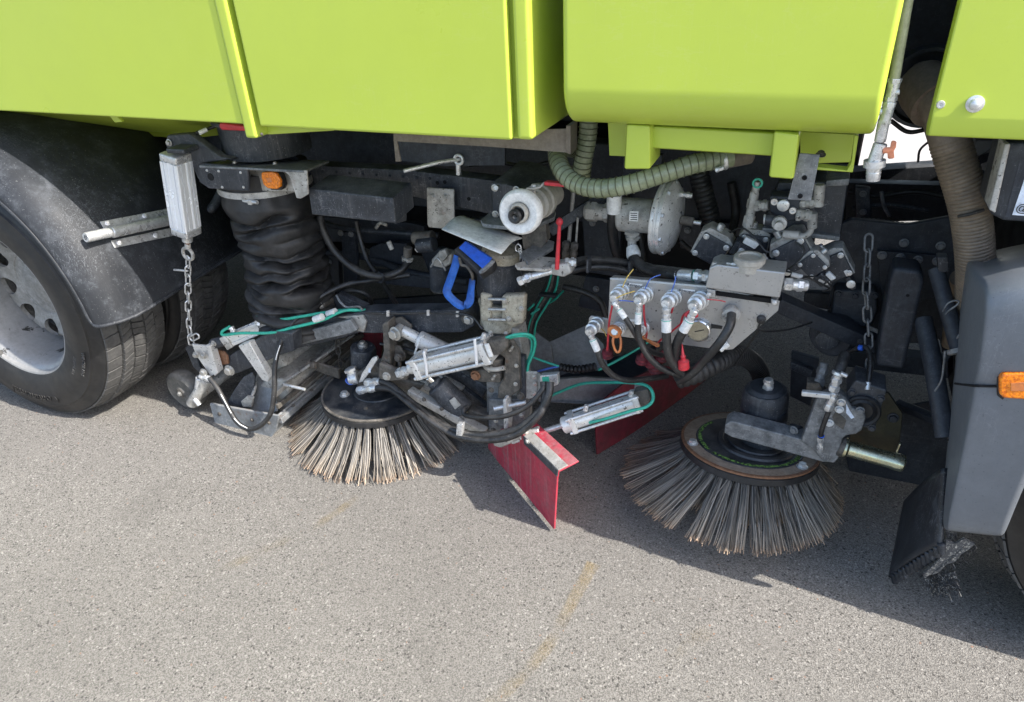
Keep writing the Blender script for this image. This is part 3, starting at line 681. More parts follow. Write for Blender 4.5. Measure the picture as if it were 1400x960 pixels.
lathe('tube_mouth', 'dark_void', (1292.6, 601, 1.592), at(1292, 598, 1.6)-at(1276, 500, 1.7), [(0, 0), (0, .0125), (.003, .0125), (.003, 0)], 16)
lathe('tube_cap', 'scuffed_steel', (1311, 480, 1.625), at(1311, 478, 1.63)-at(1296, 425, 1.68), [(-.006, .0245), (.004, .0245), (.006, .02), (.006, 0)], 18)
for a in ([(1289, 426), (1296, 415), (1306, 411), (1311, 413), (1307, 418), (1297, 425), (1293, 430)], [(1305, 468), (1313, 456), (1322, 450), (1328, 453), (1322, 460), (1313, 468), (1308, 472)]):
    tube('clip_loop', 'scuffed_steel', [(x, y, 1.63) for x, y in a], 1.3, seg=6)
for a in ([(1278, 535), (1287, 520), (1290, 500), (1292, 480)], [(1290, 590), (1302, 575), (1308, 530), (1312, 490)]):
    tube('clip_wire', 'scuffed_steel', [(x, y, 1.62) for x, y in a], 1.4, seg=6)
slab('hanger_strap', 'black_steel', [(1281, 352), (1296, 352), (1298, 372), (1283, 374)], .03, 1.72)
slab('lower_guard', 'under_steel', [(1150, 600), (1215, 560), (1296, 545), (1296, 652), (1237, 693), (1165, 660)], .01, 2.02, bv=.002)
beam('lower_strut', 'under_steel', (1228, 553, 1.96), (1300, 582, 1.80), 14, .02)
beam('lower_rail', 'under_steel', (1155, 485, 2.1), (1300, 500, 2.0), 26, .05)
slab('dark_bracket', 'under_steel', [(1082, 482), (1120, 492), (1108, 556), (1080, 542)], .02, 2.0)
slab('dark_bracket_lip', 'black_steel', [(1081, 495), (1112, 507), (1108, 518), (1080, 505)], .02, 1.98)
# pressed step fairing
R5 = [[(1318, 350, 1.80), (1322, 357, 1.60), (1330, 362, 1.52), (1346, 376, 1.43), (1395, 362, 1.42), (1470, 355, 1.42)],
      [(1316, 380, 1.78), (1319, 390, 1.56), (1332, 398, 1.46), (1349, 409, 1.372), (1395, 398, 1.36), (1470, 392, 1.35)],
      [(1309, 450, 1.76), (1311, 460, 1.54), (1325, 462, 1.45), (1344, 464, 1.365), (1395, 462, 1.355), (1470, 462, 1.345)],
      [(1305, 510, 1.74), (1306, 519, 1.53), (1318, 521, 1.45), (1335, 522, 1.367), (1395, 523, 1.357), (1470, 524, 1.345)],
      [(1304, 516, 1.74), (1305, 525, 1.53), (1316, 527, 1.455), (1332, 528, 1.375), (1395, 529, 1.365), (1470, 530, 1.353)],
      [(1303, 521, 1.74), (1304, 530, 1.53), (1315, 532, 1.45), (1332, 533, 1.367), (1395, 535, 1.357), (1470, 536, 1.345)],
      [(1297, 590, 1.72), (1298, 600, 1.52), (1306, 601, 1.45), (1320, 602, 1.370), (1372, 612, 1.36), (1418, 620, 1.35)],
      [(1286, 700, 1.66), (1287, 712, 1.47), (1289, 716, 1.42), (1294, 719, 1.382), (1335, 724, 1.376), (1374, 729, 1.37)],
      [(1290, 716, 1.60), (1290, 720, 1.46), (1292, 723, 1.425), (1297, 726, 1.40), (1335, 730, 1.395), (1372, 734, 1.39)]]
R5 = [[V(q) for q in r] for r in R5]
R5 = [[r[0], r[1], r[2], r[2].lerp(r[3], .78), r[3], r[3].lerp(r[4], .14), r[4], r[5]] for r in R5]
bm = bmesh.new(); vs = [[bm.verts.new(q) for q in r] for r in R5]
for i in range(len(vs)-1):
    for j in range(len(vs[0])-1): bm.faces.new((vs[i][j], vs[i][j+1], vs[i+1][j+1], vs[i+1][j]))
T5 = [V(q) for q in ((1318, 346, 1.82), (1322, 348, 1.80), (1330, 347, 1.80), (1346, 346, 1.80), (1395, 334, 1.80), (1470, 320, 1.80))]
T5 = [T5[0], T5[1], T5[2], T5[2].lerp(T5[3], .78), T5[3], T5[3].lerp(T5[4], .14), T5[4], T5[5]]; top = [bm.verts.new(q) for q in T5]
for j in range(7): bm.faces.new((top[j], top[j+1], vs[0][j+1], vs[0][j]))
fair = finish('step_fairing', bm, 'grey_plastic', smooth=180)
md = fair.modifiers.new('soft', 'SUBSURF'); md.levels = md.render_levels = 2
md = fair.modifiers.new('shell', 'SOLIDIFY'); md.thickness = .006; md.offset = -1
tube('seam_gap', 'dark_void', [(1306, 524.5, 1.528), (1318, 526, 1.452), (1333, 527.5, 1.373), (1350, 528, 1.3675), (1364, 528, 1.366)], .0028, par=fair, seg=6)
lampf = slab('side_lamp', 'orange_lens', [(1366, 518), (1370, 512), (1415, 509), (1415, 548), (1372, 545), (1366, 539)], .014, 1.352, bv=.005, seg=3, label='orange marker lamp on the grey fairing')
slab('lamp_base', 'soft_rubber', [(1363, 515), (1369, 510), (1415, 507), (1415, 551), (1370, 548), (1363, 541)], .012, 1.362, par=lampf)
slab('lamp_reflector', 'orange_plastic', [(1382, 524), (1402, 523), (1402, 535), (1382, 535)], .002, 1.351, par=lampf, bv=.0005)
# grey box with a white label beside the cab
slab('equipment_box', 'black_plastic', [(1376, 195), (1470, 200), (1455, 308), (1372, 302), (1356, 294), (1351, 287)], .12, 1.50, bv=.006, seg=2)
slab('equipment_box_edge', 'dirty_aluminium', [(1374, 197), (1382, 197), (1361, 292), (1352, 287)], .06, 1.494, bv=.002)
slab('label_sheet', 'label_blue_white', [(1402, 241), (1450, 243), (1440, 298), (1384, 294)], .0015, 1.498, bv=0)
lettering('@', .02, (1396, 289, 1.496), (1, 0, 0), (0, 0, 1), name='label_print')
slab('equipment_recess', 'under_steel', [(1394, 219), (1460, 221), (1450, 303), (1374, 297)], .002, 1.4995, bv=0)
# pipes and far equipment in the gap between tank and cab
lathe('duct_flange', 'under_steel', (1266, 116, 1.86), (0, -1, 0), [(0, .05), (0, .083), (.02, .088), (.05, .083), (.05, .076), (.02, .072), (.02, .05)], 36)
box('arch_sun_blocker', 'dark_void', (.52, 1.56, .25), (.56, 2.6, 1.10), bv=.005)  # added plate behind the fairing, keeps sun off brush and rear flap
box('arch_top_sun_blocker', 'dark_void', (.47, 1.54, 1.02), (1.7, 2.05, 1.29), bv=.01)  # added box above the front wheel, blocks sun slanting under the cab
slab('far_beam', 'black_steel', [(1150, 236), (1300, 226), (1360, 245), (1360, 258), (1150, 258)], .08, 2.7)
slab('far_plate', 'under_steel', [(1156, 250), (1330, 255), (1330, 300), (1156, 305)], .05, 2.5)
beam('far_stay', 'under_steel', (1290, 234, 2.6), (1400, 195, 2.4), 12, .03)
slab('far_glossy_box', 'grey_plastic', [(1335, 192), (1372, 192), (1338, 214), (1326, 215)], .05, 2.2)
tube('far_cable', 'hose_rubber', [(1255, 222, 2.3), (1258, 205, 2.3), (1272, 192, 2.3)], 1.6)
tube('far_cable', 'hose_rubber', [(1218, 165, 2.1), (1240, 180, 2.1), (1262, 178, 2.1), (1280, 172, 2.1)], 3)
tube('cable_conduit', 'hose_rubber', [(1158, 300, 2.1), (1200, 303, 2.1), (1245, 308, 2.1), (1300, 303, 2.1)], 4, rib=(.012, .25))

# more of the frame, pipes and looms in the dark behind the equipment
for pts, r, m_ in (([(430, 300, 2.0), (470, 312, 2.0), (540, 318, 2.0), (600, 322, 2.0)], 4, 'black_steel'), ([(440, 345, 2.05), (500, 352, 2.05), (560, 372, 2.0), (640, 386, 1.98)], 5, 'under_steel'), ([(690, 240, 1.95), (720, 236, 1.95), (760, 232, 1.95), (790, 230, 1.95)], 4, 'dirty_iron'), ([(640, 226, 1.9), (680, 222, 1.95), (720, 228, 2.0), (752, 222, 2.0)], 3, 'hose_rubber'),
                   ([(850, 250, 2.1), (870, 300, 2.1), (880, 350, 2.05), (872, 380, 2.0)], 4, 'hose_rubber'), ([(930, 330, 2.0), (950, 345, 2.0), (985, 352, 1.98), (1010, 362, 1.95)], 4, 'hose_rubber'), ([(1000, 250, 2.1), (1006, 290, 2.1), (1000, 320, 2.05)], 6, 'hose_rubber'), ([(1160, 262, 2.3), (1200, 268, 2.3), (1250, 262, 2.3), (1300, 270, 2.3)], 4, 'hose_rubber'),
                   ([(1165, 285, 2.25), (1215, 280, 2.25), (1270, 288, 2.25)], 3, 'black_steel'), ([(1205, 262, 2.2), (1208, 280, 2.2), (1216, 296, 2.2)], 2.4, 'scuffed_steel')): tube('loom', m_, pts, r, seg=8)
for pts, Yq, m_ in (([(440, 350), (462, 348), (466, 420), (446, 424)], 2.1, 'under_steel'), ([(575, 345), (600, 340), (640, 350), (650, 392), (590, 384)], 2.05, 'under_steel'), ([(640, 300), (668, 300), (668, 345), (644, 350)], 1.95, 'black_steel'), ([(795, 290), (850, 300), (846, 380), (800, 372)], 2.05, 'under_steel'), ([(800, 378), (840, 384), (836, 430), (790, 420)], 2.1, 'under_steel'),
                    ([(925, 300), (1000, 305), (1000, 345), (930, 340)], 2.1, 'under_steel'), ([(1168, 256), (1190, 258), (1192, 300), (1170, 300)], 2.2, 'black_steel'), ([(850, 215), (905, 212), (905, 240), (850, 246)], 1.95, 'under_steel'), ([(690, 318), (705, 318), (705, 350), (690, 345)], 1.9, 'black_steel'), ([(1100, 400), (1140, 402), (1136, 425), (1098, 418)], 2.15, 'under_steel')): slab('frame_piece', m_, pts, .03, Yq, bv=.004)
for q in ((450, 358, 2.095), (452, 412, 2.095), (610, 360, 2.045), (810, 305, 2.045), (812, 360, 2.045), (815, 395, 2.095), (940, 315, 2.095), (985, 330, 2.095), (1180, 265, 2.195), (1180, 290, 2.195), (655, 330, 1.945)): bolt(q, 3.4, m='scuffed_steel')
# ================================================================== EQUIPMENT
# ------------------------------------------------------------------ crumpled suction hose
hx = at(372, 290, 1.76)
th = thing('suction_hose', 'thick black crumpled rubber suction hose hanging below the orange side lamp', 'hose', Vector((hx.x, 1.76, at(375, 435, 1.76).z)))
ztop = at(372, 268, 1.62).z; zbot = at(378, 452, 1.70).z; bm = bmesh.new(); NR, NS = 150, 72; rings = []
folds = [.17, .26, .34, .40, .47, .53, .60, .65, .72, .79, .84, .91, .97]; frn = random.Random(5); fph = [(frn.uniform(0, 6.28), frn.uniform(.006, .034), frn.uniform(0, 6.28), frn.uniform(.45, 1.3)) for _ in folds]
for i in range(NR+1):
    t = i/NR; z = ztop+(zbot-ztop)*t; row = []
    for k in range(NS):
        a = 2*pi*k/NS; pin = 0.
        for (f, (p1, a1, p2, am)) in zip(folds, fph):       # each crease pinches the wall inwards along a wavy line
            fl = f+a1*sin(a+p1)+a1*.7*sin(2*a+p2)+.012*noise.noise(Vector((cos(a)*2, sin(a)*2, f*40)))
            pin = max(pin, am*math.exp(-(abs(t-fl)/.016)**1.5)*(.5+1.15*noise.noise(Vector((cos(a)*1.3+f*9, sin(a)*1.3, f*20)))))
        r = .146+.006*sin(t*9+1)-.052*max(0, pin)*min(1, t*9)+.010*noise.noise(Vector((cos(a)*2.2, sin(a)*2.2, t*7)))-.012*max(0, 1-t*9)
        row.append(bm.verts.new((hx.x+.012*sin(t*5)+.02*t+cos(a)*r, 1.76+sin(a)*r, z+.010*noise.noise(Vector((cos(a)*2, sin(a)*2, t*5+4))))))
    rings.append(row)
for i in range(NR):
    for k in range(NS): bm.faces.new((rings[i][k], rings[i][(k+1) % NS], rings[i+1][(k+1) % NS], rings[i+1][k]))
finish('hose_wall', bm, 'soft_rubber', smooth=80)
zc = at(375, 271, 1.63).z
lathe('clamp_band', 'dirty_aluminium', Vector((hx.x, 1.76, zc-.009)), (0, 0, 1), [(0, .13), (0, .151), (.02, .151), (.02, .13)], 44)
lathe('hose_collar', 'soft_rubber', Vector((hx.x, 1.76, zc+.01)), (0, 0, 1), [(0, .12), (0, .145), (.05, .145), (.05, .12)], 44)
cyl('clamp_screw', 'galvanised', (325, 273, 1.63), (352, 277, 1.615), 2.6)
box('clamp_lug', 'galvanised', at(343, 276, 1.62)-Vector((.008, .008, .008)), at(343, 276, 1.62)+Vector((.008, .008, .008)), bv=.002)

# ------------------------------------------------------------------ lifting cylinder at the left
th = thing('lifting_cylinder', 'upright bright aluminium pneumatic cylinder hanging beside the black mudguard', 'cylinder', (258, 335, 1.575))
a, b = at(241, 220, 1.57), at(254, 310, 1.57); ax = (b-a).normalized(); xx = Vector((0, 1, 0)).cross(ax).normalized(); yy = ax.cross(xx)
def profile_body(name, m, a, b, hw, grooves=3, par='cur'):
    """extruded cylinder profile: rounded square with grooves"""
    d = (b-a).normalized(); x = Vector((0, 1, 0)).cross(d).normalized(); y = d.cross(x); pts = []
    for s in range(4):
        ca, sa = cos(s*pi/2), sin(s*pi/2)
        row = [(-.92, 1), (-.62, 1), (-.6, .84), (-.52, .84), (-.5, 1), (-.2, 1.0), (-.16, .86), (.16, .86), (.2, 1.0), (.5, 1), (.52, .84), (.6, .84), (.62, 1), (.92, 1)] if grooves == 3 else [(-.9, 1), (-.45, 1), (-.4, .72), (.4, .72), (.45, 1), (.9, 1)]
        for u, v in row: pts.append((u*ca+v*sa, -u*sa+v*ca))
    bm = bmesh.new(); R = [[bm.verts.new(p+(x*u+y*v)*hw) for u, v in pts] for p in (a, b)]
    n = len(pts); bm.faces.new(R[0][::-1]); bm.faces.new(R[1])
    for i in range(n): bm.faces.new((R[0][i], R[0][(i+1) % n], R[1][(i+1) % n], R[1][i]))
    return finish(name, bm, m, par, 20)
profile_body('barrel', 'clean_aluminium', a, b, .034)
beam('end_cap', 'galvanised', (239.5, 209, 1.57), (241, 220, 1.57), .066, .066, bv=.006)
beam('end_cap', 'galvanised', (254, 310, 1.57), (255.5, 320.5, 1.57), .066, .066, bv=.006)
cyl('rod_collar', 'galvanised', (255.5, 320, 1.57), (256.3, 330, 1.57), 7)
cyl('rod', 'rust_edge', (256.3, 330, 1.57), (256.6, 334, 1.57), 3.2)
slab('clevis', 'black_steel', [(226, 203), (250, 204), (253, 211), (228, 210)], .06, 1.54, bv=.003)
bm = bmesh.new(); P0 = at(257, 347, 1.57); sweep(bm, [P0+Vector((cos(2*pi*k/24), 0, sin(2*pi*k/24)))*.0205 for k in range(25)], lambda i, a: .006, 10, False); finish('eye_bolt', bm, 'dirty_aluminium')
cyl('eye_shank', 'dirty_aluminium', (256.5, 333, 1.57), (256.8, 339, 1.57), 4)

# ------------------------------------------------------------------ chains
def link_mesh(Lh, Wh, r):
    P = []; n = 8
    for k in range(n+1): a = -pi/2+pi*k/n; P.append(Vector((Wh*cos(a)*1.0, 0, 0))+Vector((0, 0, Lh))*1.0 if False else Vector((Wh*sin(a), 0, (Lh-Wh)+Wh*cos(a))))
    for k in range(n+1): a = pi/2+pi*k/n; P.append(Vector((Wh*sin(a), 0, -(Lh-Wh)+Wh*cos(a))))
    P.append(P[0]); bm = bmesh.new(); sweep(bm, P, lambda i, a: r, 8, False); bmesh.ops.recalc_face_normals(bm, faces=bm.faces)
    me = bpy.data.meshes.new('link'); bm.to_mesh(me); bm.free(); me.shade_smooth(); return me
def chain(pts, pitch, m, spin0=0.):
    me = link_mesh(pitch*.62, pitch*.26, pitch*.082); me.materials.append(MATS[m])
    P = [V(q) for q in pts]; L = sum((P[i+1]-P[i]).length for i in range(len(P)-1)); n = max(2, round(L/pitch)); Q, L = resample(P, n)
    for i in range(n):
        d = Q[i+1]-Q[i]; q = Vector((0, 0, 1)).rotation_difference(d.normalized()); q = q @ Matrix.Rotation(spin0+(pi/2)*(i % 2)+random.uniform(-.25, .25), 4, 'Z').to_quaternion()
        link('link', me, None, 'cur', (Q[i]+Q[i+1])/2, q)
thing('lifting_chain', 'bright steel chain hanging from the eye bolt of the aluminium cylinder', 'chain', (262, 468, 1.56))
chain([(257, 352, 1.57), (257, 385, 1.57), (257.5, 425, 1.57), (259, 452, 1.57), (262, 470, 1.57)], .037, 'galvanised', .35)
tube('locking_pin', 'galvanised', [(238, 369, 1.56), (246, 369.5, 1.56), (257, 370.5, 1.565)], 1.5, seg=6)
bm = bmesh.new()
me = link_mesh(.026, .0095, .0032); me.materials.append(MATS['galvanised']); link('end_link', me, None, 'cur', at(266, 461, 1.56), Matrix.Rotation(rad(62), 4, 'Y').to_quaternion())
thing('hanging_chain', 'dull dark steel chain hanging in front of the black hanger plate', 'chain', (1186, 525, 1.78))
chain([(1188, 322, 1.84), (1187, 345, 1.83), (1184, 400, 1.81), (1187, 450, 1.80), (1189, 500, 1.79), (1185, 528, 1.78)], .036, 'scuffed_steel', .5)

# ------------------------------------------------------------------ suction nozzle carriage
th = thing('suction_nozzle', 'dusty suction nozzle carriage with a small solid wheel beside the truck tyre', 'nozzle', atz(330, 592, 0))
YN = 1.55
slab('cheek_plate', 'trough_steel', [(286, 552), (302, 555), (381, 569), (377, 589), (371, 598), (350, 599), (296, 589)], .012, YN-.012, bv=.003)
f0, f1 = at(300, 583, YN+.004), at(369, 591, YN+.004)
slab('trough_floor', 'trough_steel', [f0, f1, f1+Vector((0, .8, 0)), f0+Vector((0, .8, 0))], .008, bv=.001)
slab('trough_side', 'trough_steel', [at(380, 570, YN), at(373, 596, YN), at(373, 596, YN)+Vector((0, .8, 0)), at(380, 570, YN)+Vector((0, .8, 0))], .008, bv=.001)
slab('nozzle_body', 'dirty_aluminium', [(334, 566), (350, 530), (366, 516), (390, 520), (398, 548), (390, 572), (340, 580)], .5, YN+.09, back=Vector((0, .70, 0)), bv=.014, seg=3)
slab('inner_panel', 'trough_steel', [(336, 556, 1.60), (352, 515, 1.66), (374, 520, 1.66), (378, 562, 1.58), (360, 572, 1.57)], .01, bv=.002)
pA = at(379, 572, YN)
for i, (q, s) in enumerate((((381, 575), .012), ((377, 556), .009), ((371, 541), .010))):
    p = at(*q, YN); beam('side_rail', ('trough_steel', 'dirty_iron', 'dirty_aluminium')[i], p+Vector((.006, 0, 0)), p+Vector((.006, .74, 0)), s*2, s*1.4, up=(1, 0, 0), bv=.002)
# hood behind, rising to the hose
slab('hood', 'dirty_aluminium', [(340, 545), (352, 492), (372, 484), (392, 500), (386, 540)], .4, 1.72, back=Vector((0, .5, .03)), bv=.03, seg=4)
slab('fin', 'black_steel', [(308, 556, 1.575), (318, 536, 1.585), (332, 516, 1.60), (344, 509, 1.62), (348, 516, 1.62), (346, 538, 1.60), (336, 560, 1.575)], .012, bv=.003)
slab('fin_clip', 'dirty_aluminium', [(329, 549, 1.57), (337, 542, 1.57), (346, 544, 1.57), (343, 557, 1.57), (332, 557, 1.57)], .012, bv=.002)
tube('fin_tube', 'dirty_aluminium', [(344, 543, 1.58), (349, 528, 1.62), (345, 513, 1.66)], 2.2, seg=8)
slab('strut', 'aluminium', [(325, 473), (340, 468), (368, 517), (366, 523), (358, 520)], .03, 1.575, bv=.003)
slab('strut_web', 'dirty_iron', [(338, 467), (349, 474), (359, 500), (352, 497)], .03, 1.60, bv=.002)
# little solid wheel, its axle runs across
cw0 = at(246, 532, 1.565); cw0.z = .085; axd = Vector((.06, 1, .05)).normalized()
lathe('castor_wheel', 'castor_rubber', cw0, axd, [(-.004, 0), (-.004, .022), (.0, .025), (.002, .06), (-.001, .068), (.006, .081), (.012, .084), (.045, .084), (.051, .08), (.052, 0)], 48)
lathe('hub', 'dirty_iron', cw0-axd*.001, -axd, [(0, 0), (0, .02), (.004, .02), (.006, .014), (.006, 0)], 20)
bolt(cw0-axd*.006, .008, -axd)
cyl('axle', 'dirty_aluminium', (263, 547, 1.55), (318, 505, 1.75), 7)
cyl('axle_boss', 'dirty_aluminium', (262, 552, 1.54), (283, 518, 1.555), 7.5)
slab('axle_plate', 'black_steel', [(253, 476), (262, 470), (274, 505), (275, 512), (264, 502)], .012, 1.575, bv=.002)
slab('pivot_plate', 'aluminium', [(262, 471), (283, 473), (296, 510), (288, 515), (268, 486)], .010, 1.56, bv=.002)
slab('pivot_edge', 'aluminium', [(281, 472), (287, 473), (298, 510), (293, 515)], .03, 1.553, bv=.002)
for q, r in (((268, 485), 3.6), ((278.5, 486.5), 3.6), ((279, 509), 4.5), ((314.5, 506), 6)): bolt((*q, 1.55), r, m='zinc_bolt')
slab('stub_plate', 'rust_edge', [(287, 477), (305, 481), (310, 487), (312, 498), (300, 500), (290, 488)], .01, 1.59, bv=.002)
cyl('elbow', 'galvanised', (272, 530, 1.545), (274, 516, 1.55), 6)
fitting('hose_nut', 'galvanised', (274, 514, 1.545), (288, 519, 1.54), 4)
cyl('grease_nipple', 'galvanised', (266, 545, 1.53), (273, 554, 1.528), 3.4)
tube('lever_rod', 'galvanised', [(417, 532.5, 1.56), (389, 526, 1.56), (388, 524, 1.565), (425, 498, 1.72), (483, 458, 1.98)], 2.2, seg=8, straight=True)
beam('lever_plate', 'dirty_iron', (432, 500, 1.75), (464, 511, 1.74), 15, .012)
beam('hinge_bar', 'dirty_iron', (424, 497, 1.78), (496, 458, 2.1), 5, .02)
fitting('hinge_boss', 'dirty_iron', (421, 498, 1.72), (432, 500, 1.72), 5)

# small pneumatic cylinder over the arm
th = thing('nozzle_cylinder', 'small grey pneumatic cylinder with green hoses above the nozzle wheel', 'cylinder', (340, 465, 1.60))
profile_body('barrel', 'aluminium', at(316, 464, 1.60), at(360, 445, 1.66), .022, 1)
beam('end_cap', 'dirty_aluminium', (309, 468, 1.59), (317, 463.5, 1.60), .05, .05)
beam('end_cap', 'dirty_aluminium', (358, 447, 1.655), (376, 439, 1.68), .056, .05)
cyl('rod_fork', 'black_steel', (291, 470, 1.585), (308, 466, 1.59), 7)
bolt((292.5, 469.5, 1.57), 3.2)
for q in ((350, 438, 1.63), (379, 437, 1.66), (315, 447, 1.59)): fitting('air_fitting', 'galvanised', q, (q[0]+5, q[1]+7, q[2]), 3.4)
slab('mount_lug', 'dirty_iron', [(366, 434), (374, 434), (381, 448), (377, 454), (370, 446)], .02, 1.64)
thing('air_line', 'green plastic air line looping over the small nozzle cylinder to the arm', 'air line', (315, 455, 1.58))
tube('tube', 'teal_hose', [(314, 447, 1.585), (304, 453, 1.58), (306, 458, 1.58), (330, 455.5, 1.58), (370, 455, 1.60), (400, 448, 1.62), (440, 438, 1.66), (470, 425, 1.70), (500, 424, 1.74)], 2.2, seg=8)
tube('tube', 'teal_hose', [(352, 433, 1.63), (380, 437, 1.64), (410, 433, 1.66), (440, 428, 1.69), (475, 424, 1.72), (508, 427, 1.76)], 2.2, seg=8)
for q in ((434, 434, 1.655), (452, 427, 1.69)): cyl('tube_clip', 'white_plastic', (q[0]-4, q[1]+3, q[2]), (q[0]+7, q[1]-1, q[2]), 5)

# ------------------------------------------------------------------ swing arm carrying the nozzle
th = thing('nozzle_lift_frame', 'long black steel arm reaching from the pivot column to the nozzle', 'frame', (480, 445, 1.72))
slab('arm_beam', 'black_steel', [(398, 458), (440, 440), (462, 432), (500, 426), (640, 424), (648, 432), (648, 446), (632, 455), (505, 456), (490, 455), (470, 462), (402, 478)], .06, 1.72, bv=.005, seg=2)
slab('arm_foot', 'black_steel', [(307, 492), (318, 483), (372, 452), (400, 456), (402, 480), (380, 487), (327, 510), (316, 513), (307, 505)], .05, 1.60, bv=.005, seg=2)
slab('weld_bar', 'scuffed_steel', [(386, 462), (478, 437), (488, 452), (480, 456), (392, 476), (384, 470)], .02, 1.69, bv=.003)
slab('filler_patch', 'dirty_aluminium', [(461, 434), (495, 431), (501, 440), (497, 455), (488, 452), (478, 437)], .01, 1.712, bv=.002)
cyl('hinge_pin', 'dirty_iron', (638, 437, 1.69), (652, 420, 1.80), 8)
bolt((641, 437, 1.682), 5.5, m='zinc_bolt')
slab('lug', 'black_steel', [(440, 415), (462, 402), (500, 420), (480, 428), (450, 428)], .03, 1.80)
cyl('lug_pin', 'dirty_iron', (438, 417, 1.74), (462, 404, 1.85), 6.5)
cyl('lug_pin_end', 'zinc_bolt', (435, 418.5, 1.735), (441, 415.5, 1.745), 5.5)
tube('lug_clip', 'scuffed_steel', [(460, 404, 1.74), (466, 414, 1.72), (475, 420, 1.72), (490, 419, 1.72), (496, 424, 1.72)], 1.6, seg=6)
thing('safety_chain', 'short dirty chain hanging behind the rear brush motor', 'chain', (465, 505, 1.85))
chain([(461, 455, 1.86), (462, 478, 1.85), (467, 503, 1.83)], .03, 'dirty_iron', .4)

# ------------------------------------------------------------------ brushes
def tuft_mesh(length, flare, out, seed, nw=26):
    rnd = random.Random(seed); verts = []; faces = []; along = []; tone = []
    for w_ in range(nw):
        bx, by = rnd.gauss(0, .0038), rnd.gauss(0, .0045); L = length*rnd.uniform(.90, 1.03)
        tx = bx*1.2+rnd.gauss(0, flare)+(rnd.gauss(0, flare*2.2) if rnd.random() < .06 else 0); ty = by+out+rnd.gauss(0, flare*.8)
        th_ = rnd.uniform(0, pi); wx, wy = cos(th_)*.0017, sin(th_)*.0017; tn = rnd.random(); bow = rnd.gauss(0, .004); n = 4; base = len(verts)
        for i in range(n+1):
            t = i/n; x = bx+(tx-bx)*t+bow*sin(pi*t); y = by+(ty-by)*t**1.12; z = -L*t*(1-.06*t)
            for sx, sy in ((wx, wy), (-wy*.6, wx*.6), (-wx, -wy), (wy*.6, -wx*.6)): verts.append((x+sx, y+sy, z)); along.append(t); tone.append(tn)
        for i in range(n):
            for k in range(4): a = base+i*4+k; b = base+i*4+(k+1) % 4; faces.append((a, b, b+4, a+4))
        faces.append(tuple(base+n*4+k for k in range(4)))
    me = bpy.data.meshes.new('bristle_tuft'); me.from_pydata(verts, [], faces)
    for nm, dat in (('along', along), ('tone', tone)):
        at_ = me.attributes.new(nm, 'FLOAT', 'POINT'); at_.data.foreach_set('value', dat)
    me.materials.append(MATS['bristle_steel']); return me
def brush(name, label, c, n, Rd, h, Rt, top_m, rim_m, ntuft, seed, skew_out=0.):
    n = Vector(n).normalized(); t = thing(name, label, 'brush', Vector((c[0], c[1], 0))); c = Vector(c)
    q = Vector((0, 0, 1)).rotation_difference(n)
    lathe('disc', top_m, c, n, [(-.006, 0), (-.006, Rd-.003), (-.004, Rd-.002), (0, Rd-.003), (.001, Rd-.006), (.001, 0)], 72)
    lathe('disc_edge', 'rust_edge' if top_m == 'disc_rust' else 'dirty_iron', c, n, [(-.005, Rd-.008), (-.005, Rd), (.0005, Rd+.0005), (.0018, Rd-.002), (.0018, Rd-.008)], 72)
    lathe('bristle_ring', rim_m, c-n*.007, -n, [(0, 0), (0, Rd-.004), (.002, Rd+.001), (.02, Rd+.001), (.024, Rd-.004), (.024, 0)], 72)
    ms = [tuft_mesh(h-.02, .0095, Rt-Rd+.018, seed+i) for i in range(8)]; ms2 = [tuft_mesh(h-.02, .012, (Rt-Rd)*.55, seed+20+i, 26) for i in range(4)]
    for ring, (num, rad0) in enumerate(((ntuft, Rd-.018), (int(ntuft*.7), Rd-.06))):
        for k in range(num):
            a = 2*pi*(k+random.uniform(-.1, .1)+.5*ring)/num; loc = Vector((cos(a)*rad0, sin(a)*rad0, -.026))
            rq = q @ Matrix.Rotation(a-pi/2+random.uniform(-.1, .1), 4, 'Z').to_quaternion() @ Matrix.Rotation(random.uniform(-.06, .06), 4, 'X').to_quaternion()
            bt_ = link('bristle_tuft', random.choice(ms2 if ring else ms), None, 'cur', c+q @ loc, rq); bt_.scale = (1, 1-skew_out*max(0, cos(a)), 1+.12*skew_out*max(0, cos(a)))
    return t, c, n, q
bl, cL, nL, qL = brush('side_brush', 'rear round wire brush with a black disc, beside the suction nozzle', (-1.312, 1.742, .158), (0.0, .02, 1), .203, .16, .33, 'disc_black', 'soft_rubber', 46, 100)
for a, r, s in ((-2.45, .12, .013), (-1.35, .13, .006)):
    p = cL+qL @ Vector((cos(a)*r, sin(a)*r, .002)); bolt(p, s, nL, 'galvanised' if s > .01 else 'dirty_iron')
lathe('hub_plate', 'disc_black', cL+nL*.001, nL, [(0, .09), (.004, .088), (.006, .08), (.006, 0)], 40)
br, cR, nR, qR = brush('side_brush', 'front round wire brush with a rusty rimmed disc and green chalk ring', (-.036, 1.816, .188), (.0, .166, 1), .202, .150, .362, 'disc_rust', 'soft_rubber', 50, 300, .45)
lathe('inner_plate', 'disc_black', cR+nR*.001, nR, [(0, .158), (.002, .156), (.002, 0)], 60)
lathe('hub_plate', 'disc_black', cR+nR*.003+qR @ Vector((.02, .0, 0)), nR, [(0, .115), (.006, .112), (.007, .1), (.003, .096), (.003, .085), (.008, .083), (.009, .07), (.009, 0)], 48)
bm = bmesh.new(); prev = None      # chalk ring
